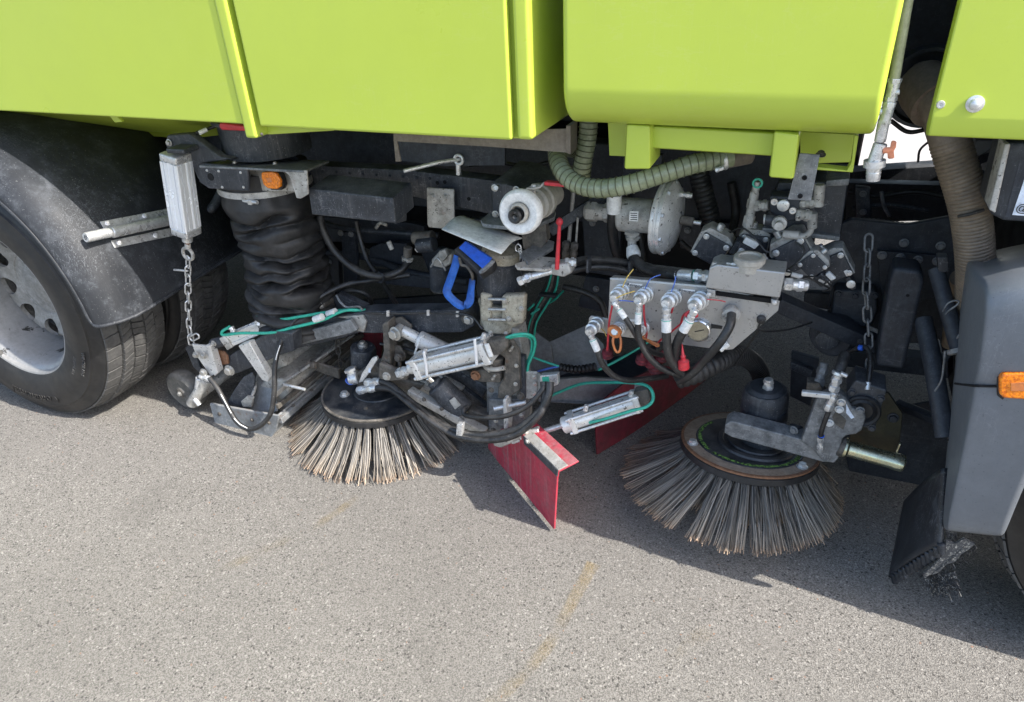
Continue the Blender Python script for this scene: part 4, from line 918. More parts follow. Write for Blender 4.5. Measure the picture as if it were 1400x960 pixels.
for k in range(61):
    a = rad(-215+215*k/60); wdt = .0055*(1+.5*noise.noise(Vector((k*.4, 0, 0)))); rr = .147+.003*noise.noise(Vector((k*.2, 5, 0)))
    cur = [bm.verts.new(cR+qR @ Vector((cos(a)*(rr+s*wdt), sin(a)*(rr+s*wdt), .0037))) for s in (-1, 1)]
    if prev and not (22 < k < 25): bm.faces.new((prev[0], prev[1], cur[1], cur[0]))
    prev = cur
finish('chalk_mark', bm, 'chalk_green', smooth=0)
for a, r in ((-2.65, .178), (-.55, .178)): bolt(cR+qR @ Vector((cos(a)*r, sin(a)*r, .002)), .012, nR, 'galvanised')

# rear brush motor with fittings and hoses
th = thing('brush_motor', 'black ribbed hydraulic motor on the rear brush disc', 'motor', (496, 510, 1.76))
def ribbed_motor(a, b, r, m, lobes=5):
    a, b = V(a), V(b); k = mpp(a); r *= k; bm = bmesh.new(); P, L = resample([a, b], 12)
    sweep(bm, P, lambda i, an: r*(1+.05*sin(an*lobes)*(1 if 2 < i < 11 else .3))*(.9 if i in (0, 12) else 1)*(1.03 if i in (5, 6) else 1), 40); return finish('motor_body', bm, m, smooth=50)
ribbed_motor((497, 512, 1.76), (496, 474, 1.76), 17, 'black_steel')
cyl('shaft_cap', 'zinc_bolt', (496, 475, 1.76), (495.5, 470, 1.76), 7)
bolt((495.5, 470, 1.76), 4, (0, 0, 1))
for a in range(5):
    p = at(496, 474, 1.76)+Vector((cos(a*1.256+.4)*.030, sin(a*1.256+.4)*.030, .002)); bolt(p, .005, (0, 0, 1), 'black_steel')
cyl('motor_port', 'dirty_iron', (480, 503, 1.72), (490, 512, 1.72), 9)
fitting('port_nut', 'galvanised', (478, 503, 1.69), (484, 515, 1.69), 7)
cyl('elbow_body', 'galvanised', (478, 518, 1.68), (490, 516, 1.69), 9)
cyl('blue_ring', 'blue_wire', (478.6, 521.5, 1.676), (479, 520.5, 1.676), 7)
slab('port_block', 'dirty_iron', [(484, 512), (512, 498), (520, 505), (524, 528), (505, 536), (488, 530)], .05, 1.69, bv=.008, seg=3)
slab('lever_arm', 'aluminium', [(508, 490), (514, 488), (516, 492), (508, 504), (496, 522), (490, 524), (494, 512)], .012, 1.665, bv=.002)
slab('blue_tag', 'label_blue_white', [(504, 504), (507, 504), (506, 510), (503, 509)], .003, 1.663, bv=0)
fitting('hose_ferrule', 'galvanised', (500, 524, 1.665), (522, 521, 1.66), 5)
fitting('hose_ferrule', 'galvanised', (489, 534, 1.65), (515, 530, 1.65), 5)
thing('hydraulic_hose', 'upper black hydraulic hose sweeping from the rear brush motor to the green tinted bracket', 'hose', (640, 592, 1.58))
tube('hose', 'hose_rubber', [(520, 521, 1.66), (535, 527, 1.64), (560, 548, 1.60), (590, 572, 1.57), (625, 590, 1.55), (665, 595, 1.54), (705, 587, 1.54), (738, 562, 1.56), (750, 540, 1.58), (752, 522, 1.60)], 5.2, seg=12)
thing('hydraulic_hose', 'lower dusty hydraulic hose sweeping under the rear brush cylinder', 'hose', (640, 600, 1.58))
tube('hose', 'hose_rubber', [(513, 531, 1.65), (535, 533, 1.63), (560, 552, 1.585), (590, 576, 1.555), (625, 596, 1.535), (668, 602, 1.525), (706, 594, 1.53), (738, 567, 1.55), (744, 545, 1.58), (743, 522, 1.60)], 4.6, seg=12)
slab('hose_clip', 'galvanised', [(624, 581), (632, 581), (631, 597), (623, 596)], .02, 1.525)
thing('hydraulic_hose', 'short dark hose looping in front of the pivot column plate', 'hose', (680, 570, 1.58))
tube('hose', 'hose_rubber', [(640, 556, 1.62), (634, 560, 1.60), (637, 568, 1.585), (660, 571, 1.56), (690, 569, 1.55), (720, 556, 1.56), (740, 535, 1.58), (744, 524, 1.60)], 3.6, seg=10)

# ------------------------------------------------------------------ pivot column with brackets
th = thing('pivot_column', 'dirty upright pivot column with clamp behind the aluminium brush cylinder', 'column', (690, 600, 1.68))
YC = 1.70
cyl('column_tube', 'black_steel', (682, 404, YC+.02), (684, 352, YC+.02), 30, seg=32)
cyl('column_neck', 'cream_grime', (684, 366, YC+.02), (686, 340, YC+.02), 27, seg=32)
lathe('clamp_ring', 'cream_grime', at(687, 444, YC+.02), at(685, 402, YC+.02)-at(687, 444, YC+.02), [(0, 0), (0, .062), (.006, .068), (.03, .066), (.07, .066), (.085, .07), (.092, .064), (.092, 0)], 36)
slab('clamp_ear', 'cream_grime', [(656, 401), (671, 404), (671, 441), (657, 438)], .02, YC-.055, bv=.004)
slab('clamp_ear', 'cream_grime', [(685, 405), (717, 404), (715, 443), (700, 447), (685, 441)], .03, YC-.06, bv=.006)
for y in (409, 423, 437): cyl('clamp_bolt', 'zinc_bolt', (668, y, YC-.062), (692, y+.5, YC-.062), 2.2)
for x, y in ((713, 422), (696, 436), (690, 411)): bolt((x, y, YC-.062), 3)
slab('column_plate', 'scuffed_steel', [(663, 446), (700, 448), (701, 600), (666, 598)], .07, YC-.02, bv=.003)
slab('column_plate_edge', 'dirty_aluminium', [(699, 449), (709, 450), (715, 490), (719, 575), (716, 601), (701, 600)], .06, YC-.03, bv=.003)
slab('cylinder_bracket', 'dirty_iron', [(676, 465), (688, 461), (698, 466), (709, 482), (711, 533), (694, 546), (680, 545), (681, 530), (689, 518), (690, 490), (676, 480)], .02, YC-.075, bv=.003)
cyl('bracket_pin', 'dirty_iron', (683, 474, YC-.10), (687, 471, YC-.03), 9)
bolt((683.5, 474, YC-.101), 5, m='zinc_bolt')
slab('lower_bracket', 'dirty_iron', [(647, 507), (662, 506), (684, 512), (684, 524), (655, 523), (646, 518)], .03, YC-.07, bv=.004)
bolt((650.5, 513, YC-.072), 5.5, m='rust_edge')
tube('u_clamp', 'dirty_aluminium', [(662, 499, YC-.07), (667, 504, YC-.085), (678, 505, YC-.09), (690, 503, YC-.085)], 3.4, seg=10)
cyl('bush', 'dirty_iron', (676, 500, YC-.05), (676, 486, YC-.05), 14)
slab('foot_plate', 'scuffed_steel', [(668, 546), (695, 547), (719, 545), (716, 590), (694, 601), (667, 600)], .05, YC-.055, bv=.003)
slab('foot_rib', 'aluminium', [(687, 546), (692, 547), (695, 578), (693, 600), (689, 600), (688, 572)], .04, YC-.10, bv=.003)
cyl('cross_rod', 'galvanised', (675, 559, YC-.1), (719, 550, YC-.06), 3.4)
bolt((712, 541, YC-.06), 4.5, m='dirty_iron')
slab('edge_strip', 'black_steel', [(709, 487), (717, 488), (718, 546), (710, 545)], .02, YC-.06, bv=.002)
slab('hose_bracket', 'dirty_aluminium', [(717, 508), (734, 509), (735, 543), (718, 547)], .008, YC-.05, bv=.002)
slab('hose_bracket_end', 'dirty_aluminium', [(734, 509, YC-.05), (739, 513, YC-.07), (739, 532, YC-.07), (735, 543, YC-.05)], .006, bv=.001)
for q in ((730, 515.5), (731, 525), (730, 538)): bolt((*q, YC-.06), 2.6, (.5, -1, 0))
slab('tinted_block', 'galvanised', [(738, 514), (762, 512), (763, 526), (757, 529), (738, 528)], .02, YC-.07, bv=.002)
slab('teal_patch', 'teal_hose', [(741, 516), (750, 515), (751, 522), (742, 524)], .001, YC-.0715, bv=0)
thing('air_line', 'twin green air lines arching over the right end of the long aluminium cylinder', 'air line', (722, 490, 1.62))
tube('tube', 'teal_hose', [(691, 462, 1.60), (705, 457.5, 1.60), (721, 457, 1.61), (731, 464, 1.63), (730, 480, 1.645), (723, 497, 1.655), (721, 508, 1.655)], 2.1, seg=8)
tube('tube', 'teal_hose', [(690, 464, 1.61), (706, 460, 1.61), (720, 460, 1.62), (727, 466, 1.64), (726, 482, 1.655), (720, 498, 1.665), (718, 508, 1.665)], 1.8, seg=8)
thing('air_line', 'thin green and blue tubes meeting behind the tinted block', 'air line', (765, 502, 1.72))
tube('tube', 'teal_hose', [(715, 482, 1.72), (735, 491, 1.72), (764, 501, 1.72)], 1.7, seg=6)
tube('tube', 'blue_wire', [(735, 508, 1.71), (750, 504, 1.715), (764, 501, 1.72)], 1.5, seg=6)

# long aluminium brush cylinder
def tie_rod_cylinder(name, label, a, b, hw, rod, eye, cat='cylinder', m='aluminium', rods=True):
    """a, b barrel ends; rod = far end of piston rod beyond a"""
    t = thing(name, label, cat, V(a).lerp(V(b), .5)); a, b, rod = V(a), V(b), V(rod); d = (b-a).normalized(); L = (b-a).length
    x = Vector((0, 1, 0)).cross(d).normalized(); y = d.cross(x)
    cyl('barrel', m, a, b, hw*.86, seg=28, bv=.02)
    beam('end_block', m, a-d*hw*.1, a+d*hw*.55, hw*2, hw*2, bv=.004); beam('end_block', m, b-d*hw*.55, b+d*hw*.1, hw*2, hw*2, bv=.004)
    if rods:
        for sx in (-1, 1):
            for sy in (-1, 1): cyl('tie_rod', 'galvanised', a+(x*sx+y*sy)*hw*.82-d*hw*.35, b+(x*sx+y*sy)*hw*.82+d*hw*.2, hw*.17, seg=10)
    cyl('gland', m, a-d*hw*.9, a, hw*.62); cyl('rod', 'galvanised', rod, a-d*hw*.5, hw*.3)
    return t
tie_rod_cylinder('brush_cylinder', 'long dusty aluminium pneumatic cylinder lying above the rear brush', (572, 500, 1.60), (670, 477, 1.60), .036, (545, 512, 1.63), None)
for f in (.10, .80): p = at(572+98*f, 500-23*f, 1.56); beam('band', 'clean_aluminium', p+Vector((0, 0, .045)), p-Vector((0, 0, .045)), .009, .006)
slab('end_eye', 'dirty_iron', [(664, 466), (690, 463), (694, 476), (684, 486), (664, 488)], .03, 1.585, bv=.006)
beam('cable_tie', 'white_plastic', (665, 470, 1.56), (672, 488, 1.56), .014, .008)
fitting('rod_fork', 'aluminium', (545, 511, 1.625), (558, 506, 1.61), 6)
bolt((529, 514, 1.60), 4.6, m='dirty_aluminium')
# link tube and pivots at the brush end
th = thing('brush_bracket', 'dirty steel bracket joining the rear brush to its cylinder and link', 'bracket', (540, 520, 1.68))
slab('upright_plate', 'dirty_iron', [(522, 443), (530, 440), (532, 452), (534, 500), (531, 510), (520, 505), (519, 498), (524, 480)], .05, 1.66, bv=.004)
slab('ear_plate', 'dirty_iron', [(529, 438), (548, 434), (562, 446), (560, 462), (545, 468), (531, 462)], .012, 1.70, bv=.003)
bolt((541, 456, 1.66), 7.5, (-.2, -1, .1), 'zinc_bolt')
cyl('pivot_pin', 'dirty_aluminium', (541, 456, 1.665), (552, 446, 1.72), 8)
slab('lower_ear', 'dirty_iron', [(518, 496), (535, 504), (556, 512), (556, 520), (530, 522), (517, 518)], .02, 1.635, bv=.004)
slab('round_ear', 'dirty_iron', [(534, 472), (546, 474), (554, 486), (552, 494), (540, 494), (533, 484)], .012, 1.69, bv=.004)
bolt((545, 489, 1.675), 4.6, m='dirty_iron')
slab('rear_ear', 'dirty_iron', [(549, 470), (556, 471), (572, 486), (572, 490), (556, 484)], .02, 1.72, bv=.003)
beam('lower_tie', 'dirty_iron', (546, 494, 1.67), (547, 508, 1.67), 4, .01)
slab('motor_saddle', 'dirty_iron', [(520, 505), (556, 520), (580, 526), (560, 548), (536, 540), (520, 528)], .05, 1.68, bv=.008, seg=2)
th = thing('link_rod', 'pale round link rod above the long aluminium cylinder', 'rod', (590, 475, 1.70))
cyl('rod_tube', 'aluminium', (572, 463, 1.70), (622, 487, 1.71), 12, seg=20)
cyl('rod_neck', 'aluminium', (550, 452, 1.69), (574, 464, 1.70), 8)
tube('zip_tie', 'white_plastic', [(567, 484, 1.66), (570, 475, 1.655), (575, 462, 1.66), (580, 459, 1.68), (580, 466, 1.70)], 1.5, seg=6)
th = thing('gas_spring', 'dark round damper leaning below the long aluminium cylinder', 'damper', (615, 545, 1.65))
cyl('damper_body', 'black_steel', (597, 526, 1.65), (634, 562, 1.66), 17, seg=26)
cyl('damper_rod', 'chrome', (585, 515, 1.64), (597, 526, 1.65), 6)
cyl('damper_collar', 'black_steel', (592, 521, 1.645), (598, 527, 1.65), 10)
slab('damper_label', 'dirty_aluminium', [(614, 548), (621, 543), (630, 554), (622, 560)], .001, 1.617, bv=0)
# lower arms between brush and column
th = thing('brush_linkage', 'dusty flat steel bars running from the rear brush to the column foot', 'linkage', (610, 560, 1.70))
beam('flat_arm', 'dirty_aluminium', (560, 535, 1.645), (664, 592, 1.62), 12, .03)
beam('upper_arm', 'black_steel', (600, 512, 1.76), (663, 560, 1.74), 22, .02)
beam('upper_edge', 'dirty_aluminium', (592, 508, 1.745), (634, 531, 1.735), 5, .02)
beam('back_arm', 'scuffed_steel', (596, 492, 1.82), (664, 536, 1.80), 22, .02)
slab('arm_skin', 'dirty_aluminium', [(560, 530), (575, 521), (592, 523), (620, 560), (600, 566), (575, 550)], .01, 1.69, bv=.002)
slab('arm_foot', 'dirty_iron', [(640, 560), (668, 570), (668, 590), (655, 592), (636, 580)], .04, 1.66, bv=.004)

# ------------------------------------------------------------------ red rubber deflector flaps
th = thing('rubber_flap', 'red rubber deflector flap with a bent top and steel clamp strip, standing on the asphalt', 'flap', atz(720, 690, 0))
FA, FB = atz(757, 724, .015), atz(681, 632, .015); FN = Vector(((FB-FA).y, -(FB-FA).x, 0)).normalized(); FN = FN if FN.y < 0 else -FN
def fp(px, py, off=0.): return onplane(px, py, FA+FN*off, FB+FN*off)
slab('flap_sheet', 'red_rubber', [fp(*q) for q in ((667, 613), (668, 590), (700, 584), (716, 596), (763, 643), (761, 655), (757, 724), (720, 678), (681, 632))], .007, bv=.0015)
q0, q1 = fp(763, 644), fp(705, 588); back_ = -FN*.05+Vector((.015, 0, .02))
slab('flap_top', 'red_rubber', [q0, q1, q1+back_, q0+back_], .007, bv=.0015)
q0, q1 = fp(763, 642, .003), fp(716, 596, .003); up_ = Vector((.008, 0, .010))-FN*.022
slab('clamp_strip', 'dirty_aluminium', [q0, q1, q1+up_, q0+up_], .005, bv=.001)
q2, q3 = fp(761, 652, .006), fp(716, 607, .006)
slab('clamp_face', 'black_steel', [q0+FN*.003, q1+FN*.003, q3, q2], .005, bv=.001)
bolt(fp(722, 603, .008), 3, FN, 'dirty_aluminium')
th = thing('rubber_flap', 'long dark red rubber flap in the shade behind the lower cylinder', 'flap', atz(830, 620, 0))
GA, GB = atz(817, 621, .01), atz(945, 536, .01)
slab('flap_sheet', 'shaded_red_rubber', [onplane(x, y, GA, GB) for x, y in ((814, 556), (817, 622), (870, 590), (945, 536), (975, 512), (905, 500), (860, 520))], .008, bv=.0015)
slab('flap_rail', 'shaded_red_rubber', [(838, 522, 2.1), (868, 503, 2.2), (905, 478, 2.35), (912, 492, 2.3), (880, 512, 2.2), (850, 532, 2.1)], .02, bv=.002)
slab('rear_sheet', 'shaded_red_rubber', [(484, 456, 2.1), (523, 455, 2.1), (520, 490, 2.1), (486, 490, 2.1)], .01, bv=.001)
slab('rear_sheet', 'shaded_red_rubber', [(600, 505, 1.95), (620, 505, 1.95), (646, 535, 1.9), (640, 548, 1.9)], .01, bv=.001)
# lower cylinder
tie_rod_cylinder('flap_cylinder', 'dusty aluminium cylinder with extended rod beside the red flap', (780, 578, 1.60), (872, 548, 1.68), .028, (700, 604, 1.56), None)
slab('rod_fork', 'dirty_aluminium', [(674, 602), (694, 598), (718, 590), (722, 597), (700, 607), (683, 614), (673, 610)], .03, 1.55, bv=.006)
cyl('rod_cover', 'aluminium', (712, 597, 1.562), (738, 588, 1.575), 6)
cyl('rod_nose', 'aluminium', (770, 582, 1.592), (784, 577, 1.60), 12)
slab('rear_eye', 'dirty_iron', [(866, 536), (884, 533), (890, 545), (884, 556), (868, 558)], .03, 1.67)
thing('air_line', 'green air line curving round the rear end of the flap cylinder', 'air line', (890, 555, 1.64))
tube('tube', 'teal_hose', [(806, 578, 1.60), (830, 572, 1.60), (862, 562, 1.62), (884, 556, 1.64), (893, 545, 1.66), (888, 530, 1.68), (870, 524, 1.70), (830, 523, 1.74), (795, 525, 1.76), (765, 536, 1.76), (745, 545, 1.74)], 2.3, seg=8)

# ------------------------------------------------------------------ more small lines and hardware round the pivot column
th = thing('hose_bundle', 'bundle of grey and green lines dropping behind the cream clamp', 'hose', (735, 420, 1.88))
for i, (m_, r) in enumerate((('hose_rubber', 2.6), ('teal_hose', 1.5), ('dirty_iron', 2.2), ('hose_rubber', 2.2), ('teal_hose', 1.5))):
    tube('line', m_, [(752+3*i, 372, 1.86), (744+4*i, 395, 1.87), (731+4*i, 418, 1.88), (722+3*i, 440, 1.88), (718+3*i, 462, 1.88)], r, seg=8)
slab('bundle_tie', 'black_plastic', [(736, 402), (760, 404), (759, 408), (735, 406)], .02, 1.85)
th = thing('grease_line', 'thin dark grease pipes clipped along the black swing frame', 'pipe', (560, 430, 1.70))
tube('pipe', 'hose_rubber', [(500, 428, 1.70), (540, 429, 1.69), (590, 428, 1.69), (640, 431, 1.68), (660, 450, 1.66)], 1.7, seg=6)
tube('pipe', 'hose_rubber', [(520, 470, 1.72), (560, 478, 1.71), (600, 494, 1.70), (640, 500, 1.68), (655, 496, 1.67)], 2.2, seg=6)
for x, y in ((530, 429), (585, 428), (625, 430)): slab('clip', 'galvanised', [(x-2, y-4), (x+2, y-4), (x+2, y+4), (x-2, y+4)], .006, 1.683, bv=.001)
CUR = bpy.data.objects['pivot_column']
for q, r, m_ in (((671, 455), 2.6, 'zinc_bolt'), ((692, 456), 2.6, 'zinc_bolt'), ((672, 533), 3, 'dirty_iron'), ((706, 500), 2.4, 'zinc_bolt'), ((705, 525), 2.4, 'zinc_bolt'), ((675, 588), 3, 'dirty_iron'), ((708, 588), 3, 'dirty_iron'), ((713, 568), 2.6, 'zinc_bolt'), ((678, 575), 2.6, 'zinc_bolt')): bolt((*q, YC-.078), r, m=m_)
for q in ((668, 508), (673, 519), (697, 480)): fitting('grease_nipple', 'zinc_bolt', (*q, YC-.085), (q[0]+4, q[1]-6, YC-.09), 2)
CUR = bpy.data.objects['brush_linkage']
for q in ((580, 546), (604, 559), (630, 573), (652, 586)): bolt((*q, 1.62), 2.4, m='dirty_iron')
for q in ((612, 500), (634, 515), (655, 530)): bolt((*q, 1.785), 2.6, m='scuffed_steel')
CUR = bpy.data.objects['brush_cylinder']
for q in ((580, 484, 1.58), (660, 464, 1.58)): fitting('air_fitting', 'galvanised', q, (q[0]+2, q[1]-8, q[2]), 3)
CUR = bpy.data.objects['flap_cylinder']
for q in ((800, 562, 1.60), (862, 542, 1.66)): fitting('air_fitting', 'galvanised', q, (q[0]+2, q[1]-8, q[2]), 3)
CUR = bpy.data.objects['suction_nozzle']
for q in ((300, 566), (345, 574), (368, 578)): bolt((*q, YN-.013), 2.2, m='dirty_iron')
for i in range(6): bolt(at(379, 572, YN)+Vector((.010, .08+.11*i, .0)), .007, (1, -.2, .2), 'dirty_iron')
# ------------------------------------------------------------------ grey chute sheets behind the column
th = thing('debris_chute', 'grey sheet metal chute standing behind the flap cylinder', 'chute', (800, 500, 2.0))
slab('chute_side', 'grey_sheet', [(716, 443), (753, 471), (757, 500), (760, 545), (722, 545), (712, 500)], .01, 1.98, bv=.002)
slab('chute_front', 'grey_sheet', [(750, 468, 2.02), (800, 445, 2.15), (825, 470, 2.12), (832, 505, 2.05), (756, 515, 2.02)], .01, bv=.002)
slab('chute_foot', 'grey_sheet', [(740, 520, 1.90), (800, 516, 1.92), (880, 522, 2.0), (880, 545, 2.0), (800, 552, 1.9), (735, 550, 1.88)], .02, bv=.004)
slab('chute_shelf', 'under_steel', [(760, 515, 2.0), (835, 490, 2.15), (900, 470, 2.35), (880, 520, 2.05), (800, 528, 1.98)], .01, bv=.002)
tube('bellows', 'soft_rubber', [(765, 502, 1.85), (790, 505, 1.85), (815, 501, 1.88)], 6, rib=(.012, .3))
thing('air_line', 'dark green air line lying along the chute below the orange cap', 'air line', (850, 490, 1.9))
tube('tube', 'teal_hose', [(818, 506, 1.88), (840, 495, 1.90), (875, 475, 1.95), (905, 455, 2.0)], 1.8, seg=6)
tube('tube', 'teal_hose', [(726, 430, 1.85), (745, 417, 1.9), (758, 410, 1.95), (770, 398, 2.0)], 1.6, seg=6)
tube('tube', 'teal_hose', [(722, 424, 1.85), (738, 408, 1.9), (745, 396, 1.92), (750, 382, 1.95)], 1.6, seg=6)
# ------------------------------------------------------------------ drip plate, strap handle and filter pot
th = thing('drip_plate', 'dirty curved aluminium cover plate tilted above the blue strap', 'plate', (660, 320, 1.66))
bm = bmesh.new(); rows = []
for i in range(9):
    t = i/8; l0 = at(633.5, 295.5, 1.78).lerp(at(604, 313.5, 1.62), t); r0 = at(714, 326, 1.70).lerp(at(685, 347, 1.54), t); lift = Vector((0, 0, .010*sin(pi*min(1, t*1.1))))
    rows.append([bm.verts.new(l0.lerp(r0, k/6)+lift) for k in range(7)])
for i in range(8):
    for k in range(6): bm.faces.new((rows[i][k], rows[i][k+1], rows[i+1][k+1], rows[i+1][k]))
o = finish('curved_sheet', bm, 'pale_sheet', smooth=80); md = o.modifiers.new('thick', 'SOLIDIFY'); md.thickness = .003; md.offset = 0
tube('split_ring', 'galvanised', [(708, 333, 1.66), (712, 337, 1.66), (712, 343, 1.66), (706, 343, 1.66), (705, 337, 1.66), (709, 333, 1.66)], 1.0, seg=6)
chain([(711, 341, 1.66), (712, 350, 1.66), (713, 358, 1.66)], .014, 'galvanised')
tube('retaining_wire', 'hose_rubber', [(713, 350, 1.66), (712, 365, 1.65), (716, 382, 1.64), (719, 391, 1.64)], 1.3, seg=6)
th = thing('strap_handle', 'blue ratchet strap loop hanging from a black grip under the tilted cover plate', 'strap', (630, 418, 1.64))
slab('grip_frame', 'soft_rubber', [(620, 341, 1.62), (636, 329, 1.65), (678, 356, 1.62), (674, 363, 1.59), (657, 375, 1.575)], .03, bv=.005, seg=2)
slab('grip_pad', 'blue_plastic', [(627, 339, 1.614), (636, 330, 1.634), (671, 353, 1.604), (669, 358, 1.59), (659, 367, 1.576)], .004, bv=.001, back=Vector((0, .012, -.004)))
slab('grip_edge', 'scuffed_steel', [(656, 375, 1.57), (659, 371, 1.572), (674, 358, 1.59), (678, 357, 1.60), (672, 365, 1.592), (661, 374, 1.575)], .01, bv=.001)
def ribbon(name, m, pts, wpx):
    P = crom([V(q[:3]) for q in pts], 6); W_ = [q[3] for q in pts]; bm = bmesh.new(); R = []
    for i, p in enumerate(P):
        t = (P[min(i+1, len(P)-1)]-P[max(0, i-1)]).normalized(); f = i/6; j = min(int(f), len(W_)-2); an = W_[j]+(W_[j+1]-W_[j])*(f-j)
        s = Vector((cos(an), sin(an), 0)); s = (s-t*s.dot(t)).normalized()*wpx*mpp(p); R.append([bm.verts.new(p-s), bm.verts.new(p), bm.verts.new(p+s)])
    for i in range(len(R)-1):
        for k in range(2): bm.faces.new((R[i][k], R[i][k+1], R[i+1][k+1], R[i+1][k]))
    o = finish(name, bm, m, smooth=60); md = o.modifiers.new('thick', 'SOLIDIFY'); md.thickness = .003; md.offset = 0; return o
ribbon('strap', 'blue_cloth', [(626, 350, 1.63, .1), (621, 368, 1.62, .1), (614, 388, 1.61, .2), (611, 399, 1.60, .6), (617, 408, 1.60, .9), (628, 417, 1.61, .9), (636, 417.5, 1.62, .7), (642, 412, 1.63, .3), (644, 398, 1.64, -.3), (646, 382, 1.65, -.5)], 5.6)
tube('buckle_wire', 'dirty_iron', [(628, 352, 1.62), (631, 362, 1.62), (638, 364, 1.62), (645, 374, 1.62), (646, 382, 1.63)], 2.2, seg=8)
th = thing('filter_pot', 'black cylindrical filter pot with wire bail left of the blue strap', 'filter', (602, 395, 1.86))
cyl('pot', 'black_steel', (602, 395, 1.86), (603, 360, 1.86), 14, 15.5, seg=26)
lathe('pot_rim', 'dirty_iron', at(602, 397, 1.86), at(603, 360, 1.86)-at(602, 397, 1.86), [(0, 0), (0, .028), (.005, .033), (.01, .033), (.012, 0)], 24)
slab('pot_cap', 'dirty_aluminium', [(588, 357), (600, 344), (618, 348), (616, 362), (605, 368), (592, 366)], .04, 1.83, bv=.006)
slab('pot_lug', 'dirty_aluminium', [(599, 344), (608, 341), (612, 350), (606, 358), (599, 356)], .02, 1.81, bv=.003)
tube('bail', 'galvanised', [(589, 365, 1.81), (597, 353, 1.80), (604, 360, 1.80), (609, 370, 1.81)], 1.3, seg=6)
cyl('valve_body', 'dirty_iron', (566, 326, 1.90), (592, 324, 1.90), 9)
cyl('valve_barrel', 'black_steel', (572, 336, 1.88), (594, 334, 1.88), 10)
cyl('valve_elbow', 'dirty_iron', (558, 338, 1.88), (557, 352, 1.88), 6)
fitting('valve_ring', 'dirty_aluminium', (557, 351, 1.88), (557, 357, 1.88), 7)
slab('band_clip', 'galvanised', [(566, 341), (577, 331), (580, 340), (570, 346)], .01, 1.86)
cyl('dangling_plug', 'dirty_aluminium', (531, 330, 1.88), (536, 341, 1.88), 3.4)
tube('torn_wire', 'strand', [(514, 312, 1.84), (520, 305, 1.84), (529, 308, 1.84)], 2.4, seg=6)
th = thing('hydraulic_hose', 'thick black hose sagging under the black cover box to the valve elbow', 'hose', (510, 378, 1.86))
tube('hose', 'hose_rubber', [(438, 294, 1.80), (441, 312, 1.80), (455, 340, 1.80), (480, 364, 1.80), (505, 376, 1.80), (530, 377, 1.82), (550, 368, 1.85), (558, 355, 1.88)], 5, seg=12)
th = thing('control_cable', 'black cable dropping behind the sagging hose below the cover box', 'cable', (510, 380, 1.9))
tube('cable', 'hose_rubber', [(487, 302, 1.88), (492, 325, 1.88), (502, 355, 1.86), (514, 373, 1.84)], 3.2, seg=8)
th = thing('hydraulic_hose', 'long black hose with white print looping from the nozzle wheel up to the frame', 'hose', (350, 588, 1.56))
tube('hose', 'hose_rubber', [(286, 517, 1.54), (298, 532, 1.53), (312, 558, 1.51), (325, 578, 1.50), (340, 586.5, 1.50), (356, 582, 1.50), (370, 565, 1.51), (375, 535, 1.53), (376, 500, 1.56), (384, 468, 1.60), (405, 436, 1.66), (440, 405, 1.74), (475, 389, 1.80), (505, 384, 1.82), (525, 381, 1.82), (560, 376, 1.86)], 3.6, seg=10)
for a in ([(302, 539, 1.51), (309, 552, 1.506), (316, 565, 1.501)], [(320, 572, 1.497), (328, 580, 1.494), (338, 585.5, 1.494)], [(377, 492, 1.55), (379.5, 482, 1.562), (383, 472, 1.58)]): tube('print_strip', 'paper_white', a, .7, seg=5)
th = thing('hydraulic_hose', 'thin black hose crossing down behind the arm from the cable tie', 'hose', (530, 400, 1.9))
tube('hose', 'hose_rubber', [(521, 384, 1.86), (533, 402, 1.88), (546, 424, 1.90), (552, 440, 1.92)], 3.4, seg=8)
tube('hose', 'hose_rubber', [(455, 402, 1.84), (480, 397, 1.84), (500, 402, 1.86), (508, 415, 1.88), (509, 428, 1.90)], 3.4, seg=8)
tube('cable_tie', 'black_plastic', [(518, 372, 1.79), (524, 376, 1.78), (524, 384, 1.79), (519, 386, 1.81)], 1.6, seg=6)
# dark brackets behind
CUR = truck
slab('frame_bracket', 'under_steel', [(466, 318), (484, 316), (487, 350), (489, 390), (470, 390), (468, 350)], .02, 2.0)
for q in ((466, 318.5), (480, 320)): bolt((*q, 1.995), 3.2, m='scuffed_steel')
slab('frame_panel', 'under_steel', [(505, 340), (520, 333), (556, 333), (558, 365), (505, 365)], .03, 2.04)
slab('frame_panel', 'under_steel', [(433, 296), (560, 305), (580, 310), (580, 335), (433, 330)], .03, 2.10)
slab('cross_bar', 'under_steel', [(500, 372), (600, 380), (645, 392), (645, 402), (600, 396), (500, 386)], .04, 1.98)
slab('under_panel', 'under_steel', [(436, 415), (640, 402), (660, 420), (640, 440), (500, 450), (440, 440)], .02, 2.25)

# ------------------------------------------------------------------ white hose coupling with valve and lever
th = thing('hose_coupling', 'round white plastic hose coupling with a black core and red valve lever', 'coupling', (712, 290, 1.70))
c0 = at(709, 291.5, 1.545); cdir = (at(760, 262, 1.80)-c0).normalized()
lathe('coupling_wheel', 'white_plastic', c0, cdir, [(.012, 0), (.012, .024), (.004, .028), (0, .034), (-.002, .05), (.003, .0555), (.012, .0575), (.026, .056), (.03, .05), (.034, .036), (.034, 0)], 48)
lathe('core_ring', 'beige_plastic', c0, -cdir, [(-.012, .0), (-.012, .024), (-.002, .026), (.006, .024), (.008, .02), (.002, .017), (-.012, .016), (-.012, 0)], 30)
c1 = c0+Vector((-.0075, 0, -.008))
lathe('nozzle_core', 'hose_rubber', c1-cdir*.012, cdir, [(.02, 0), (.02, .0075), (.002, .0075), (0, .010), (0, .015), (.004, .0185), (.03, .0185)], 26)
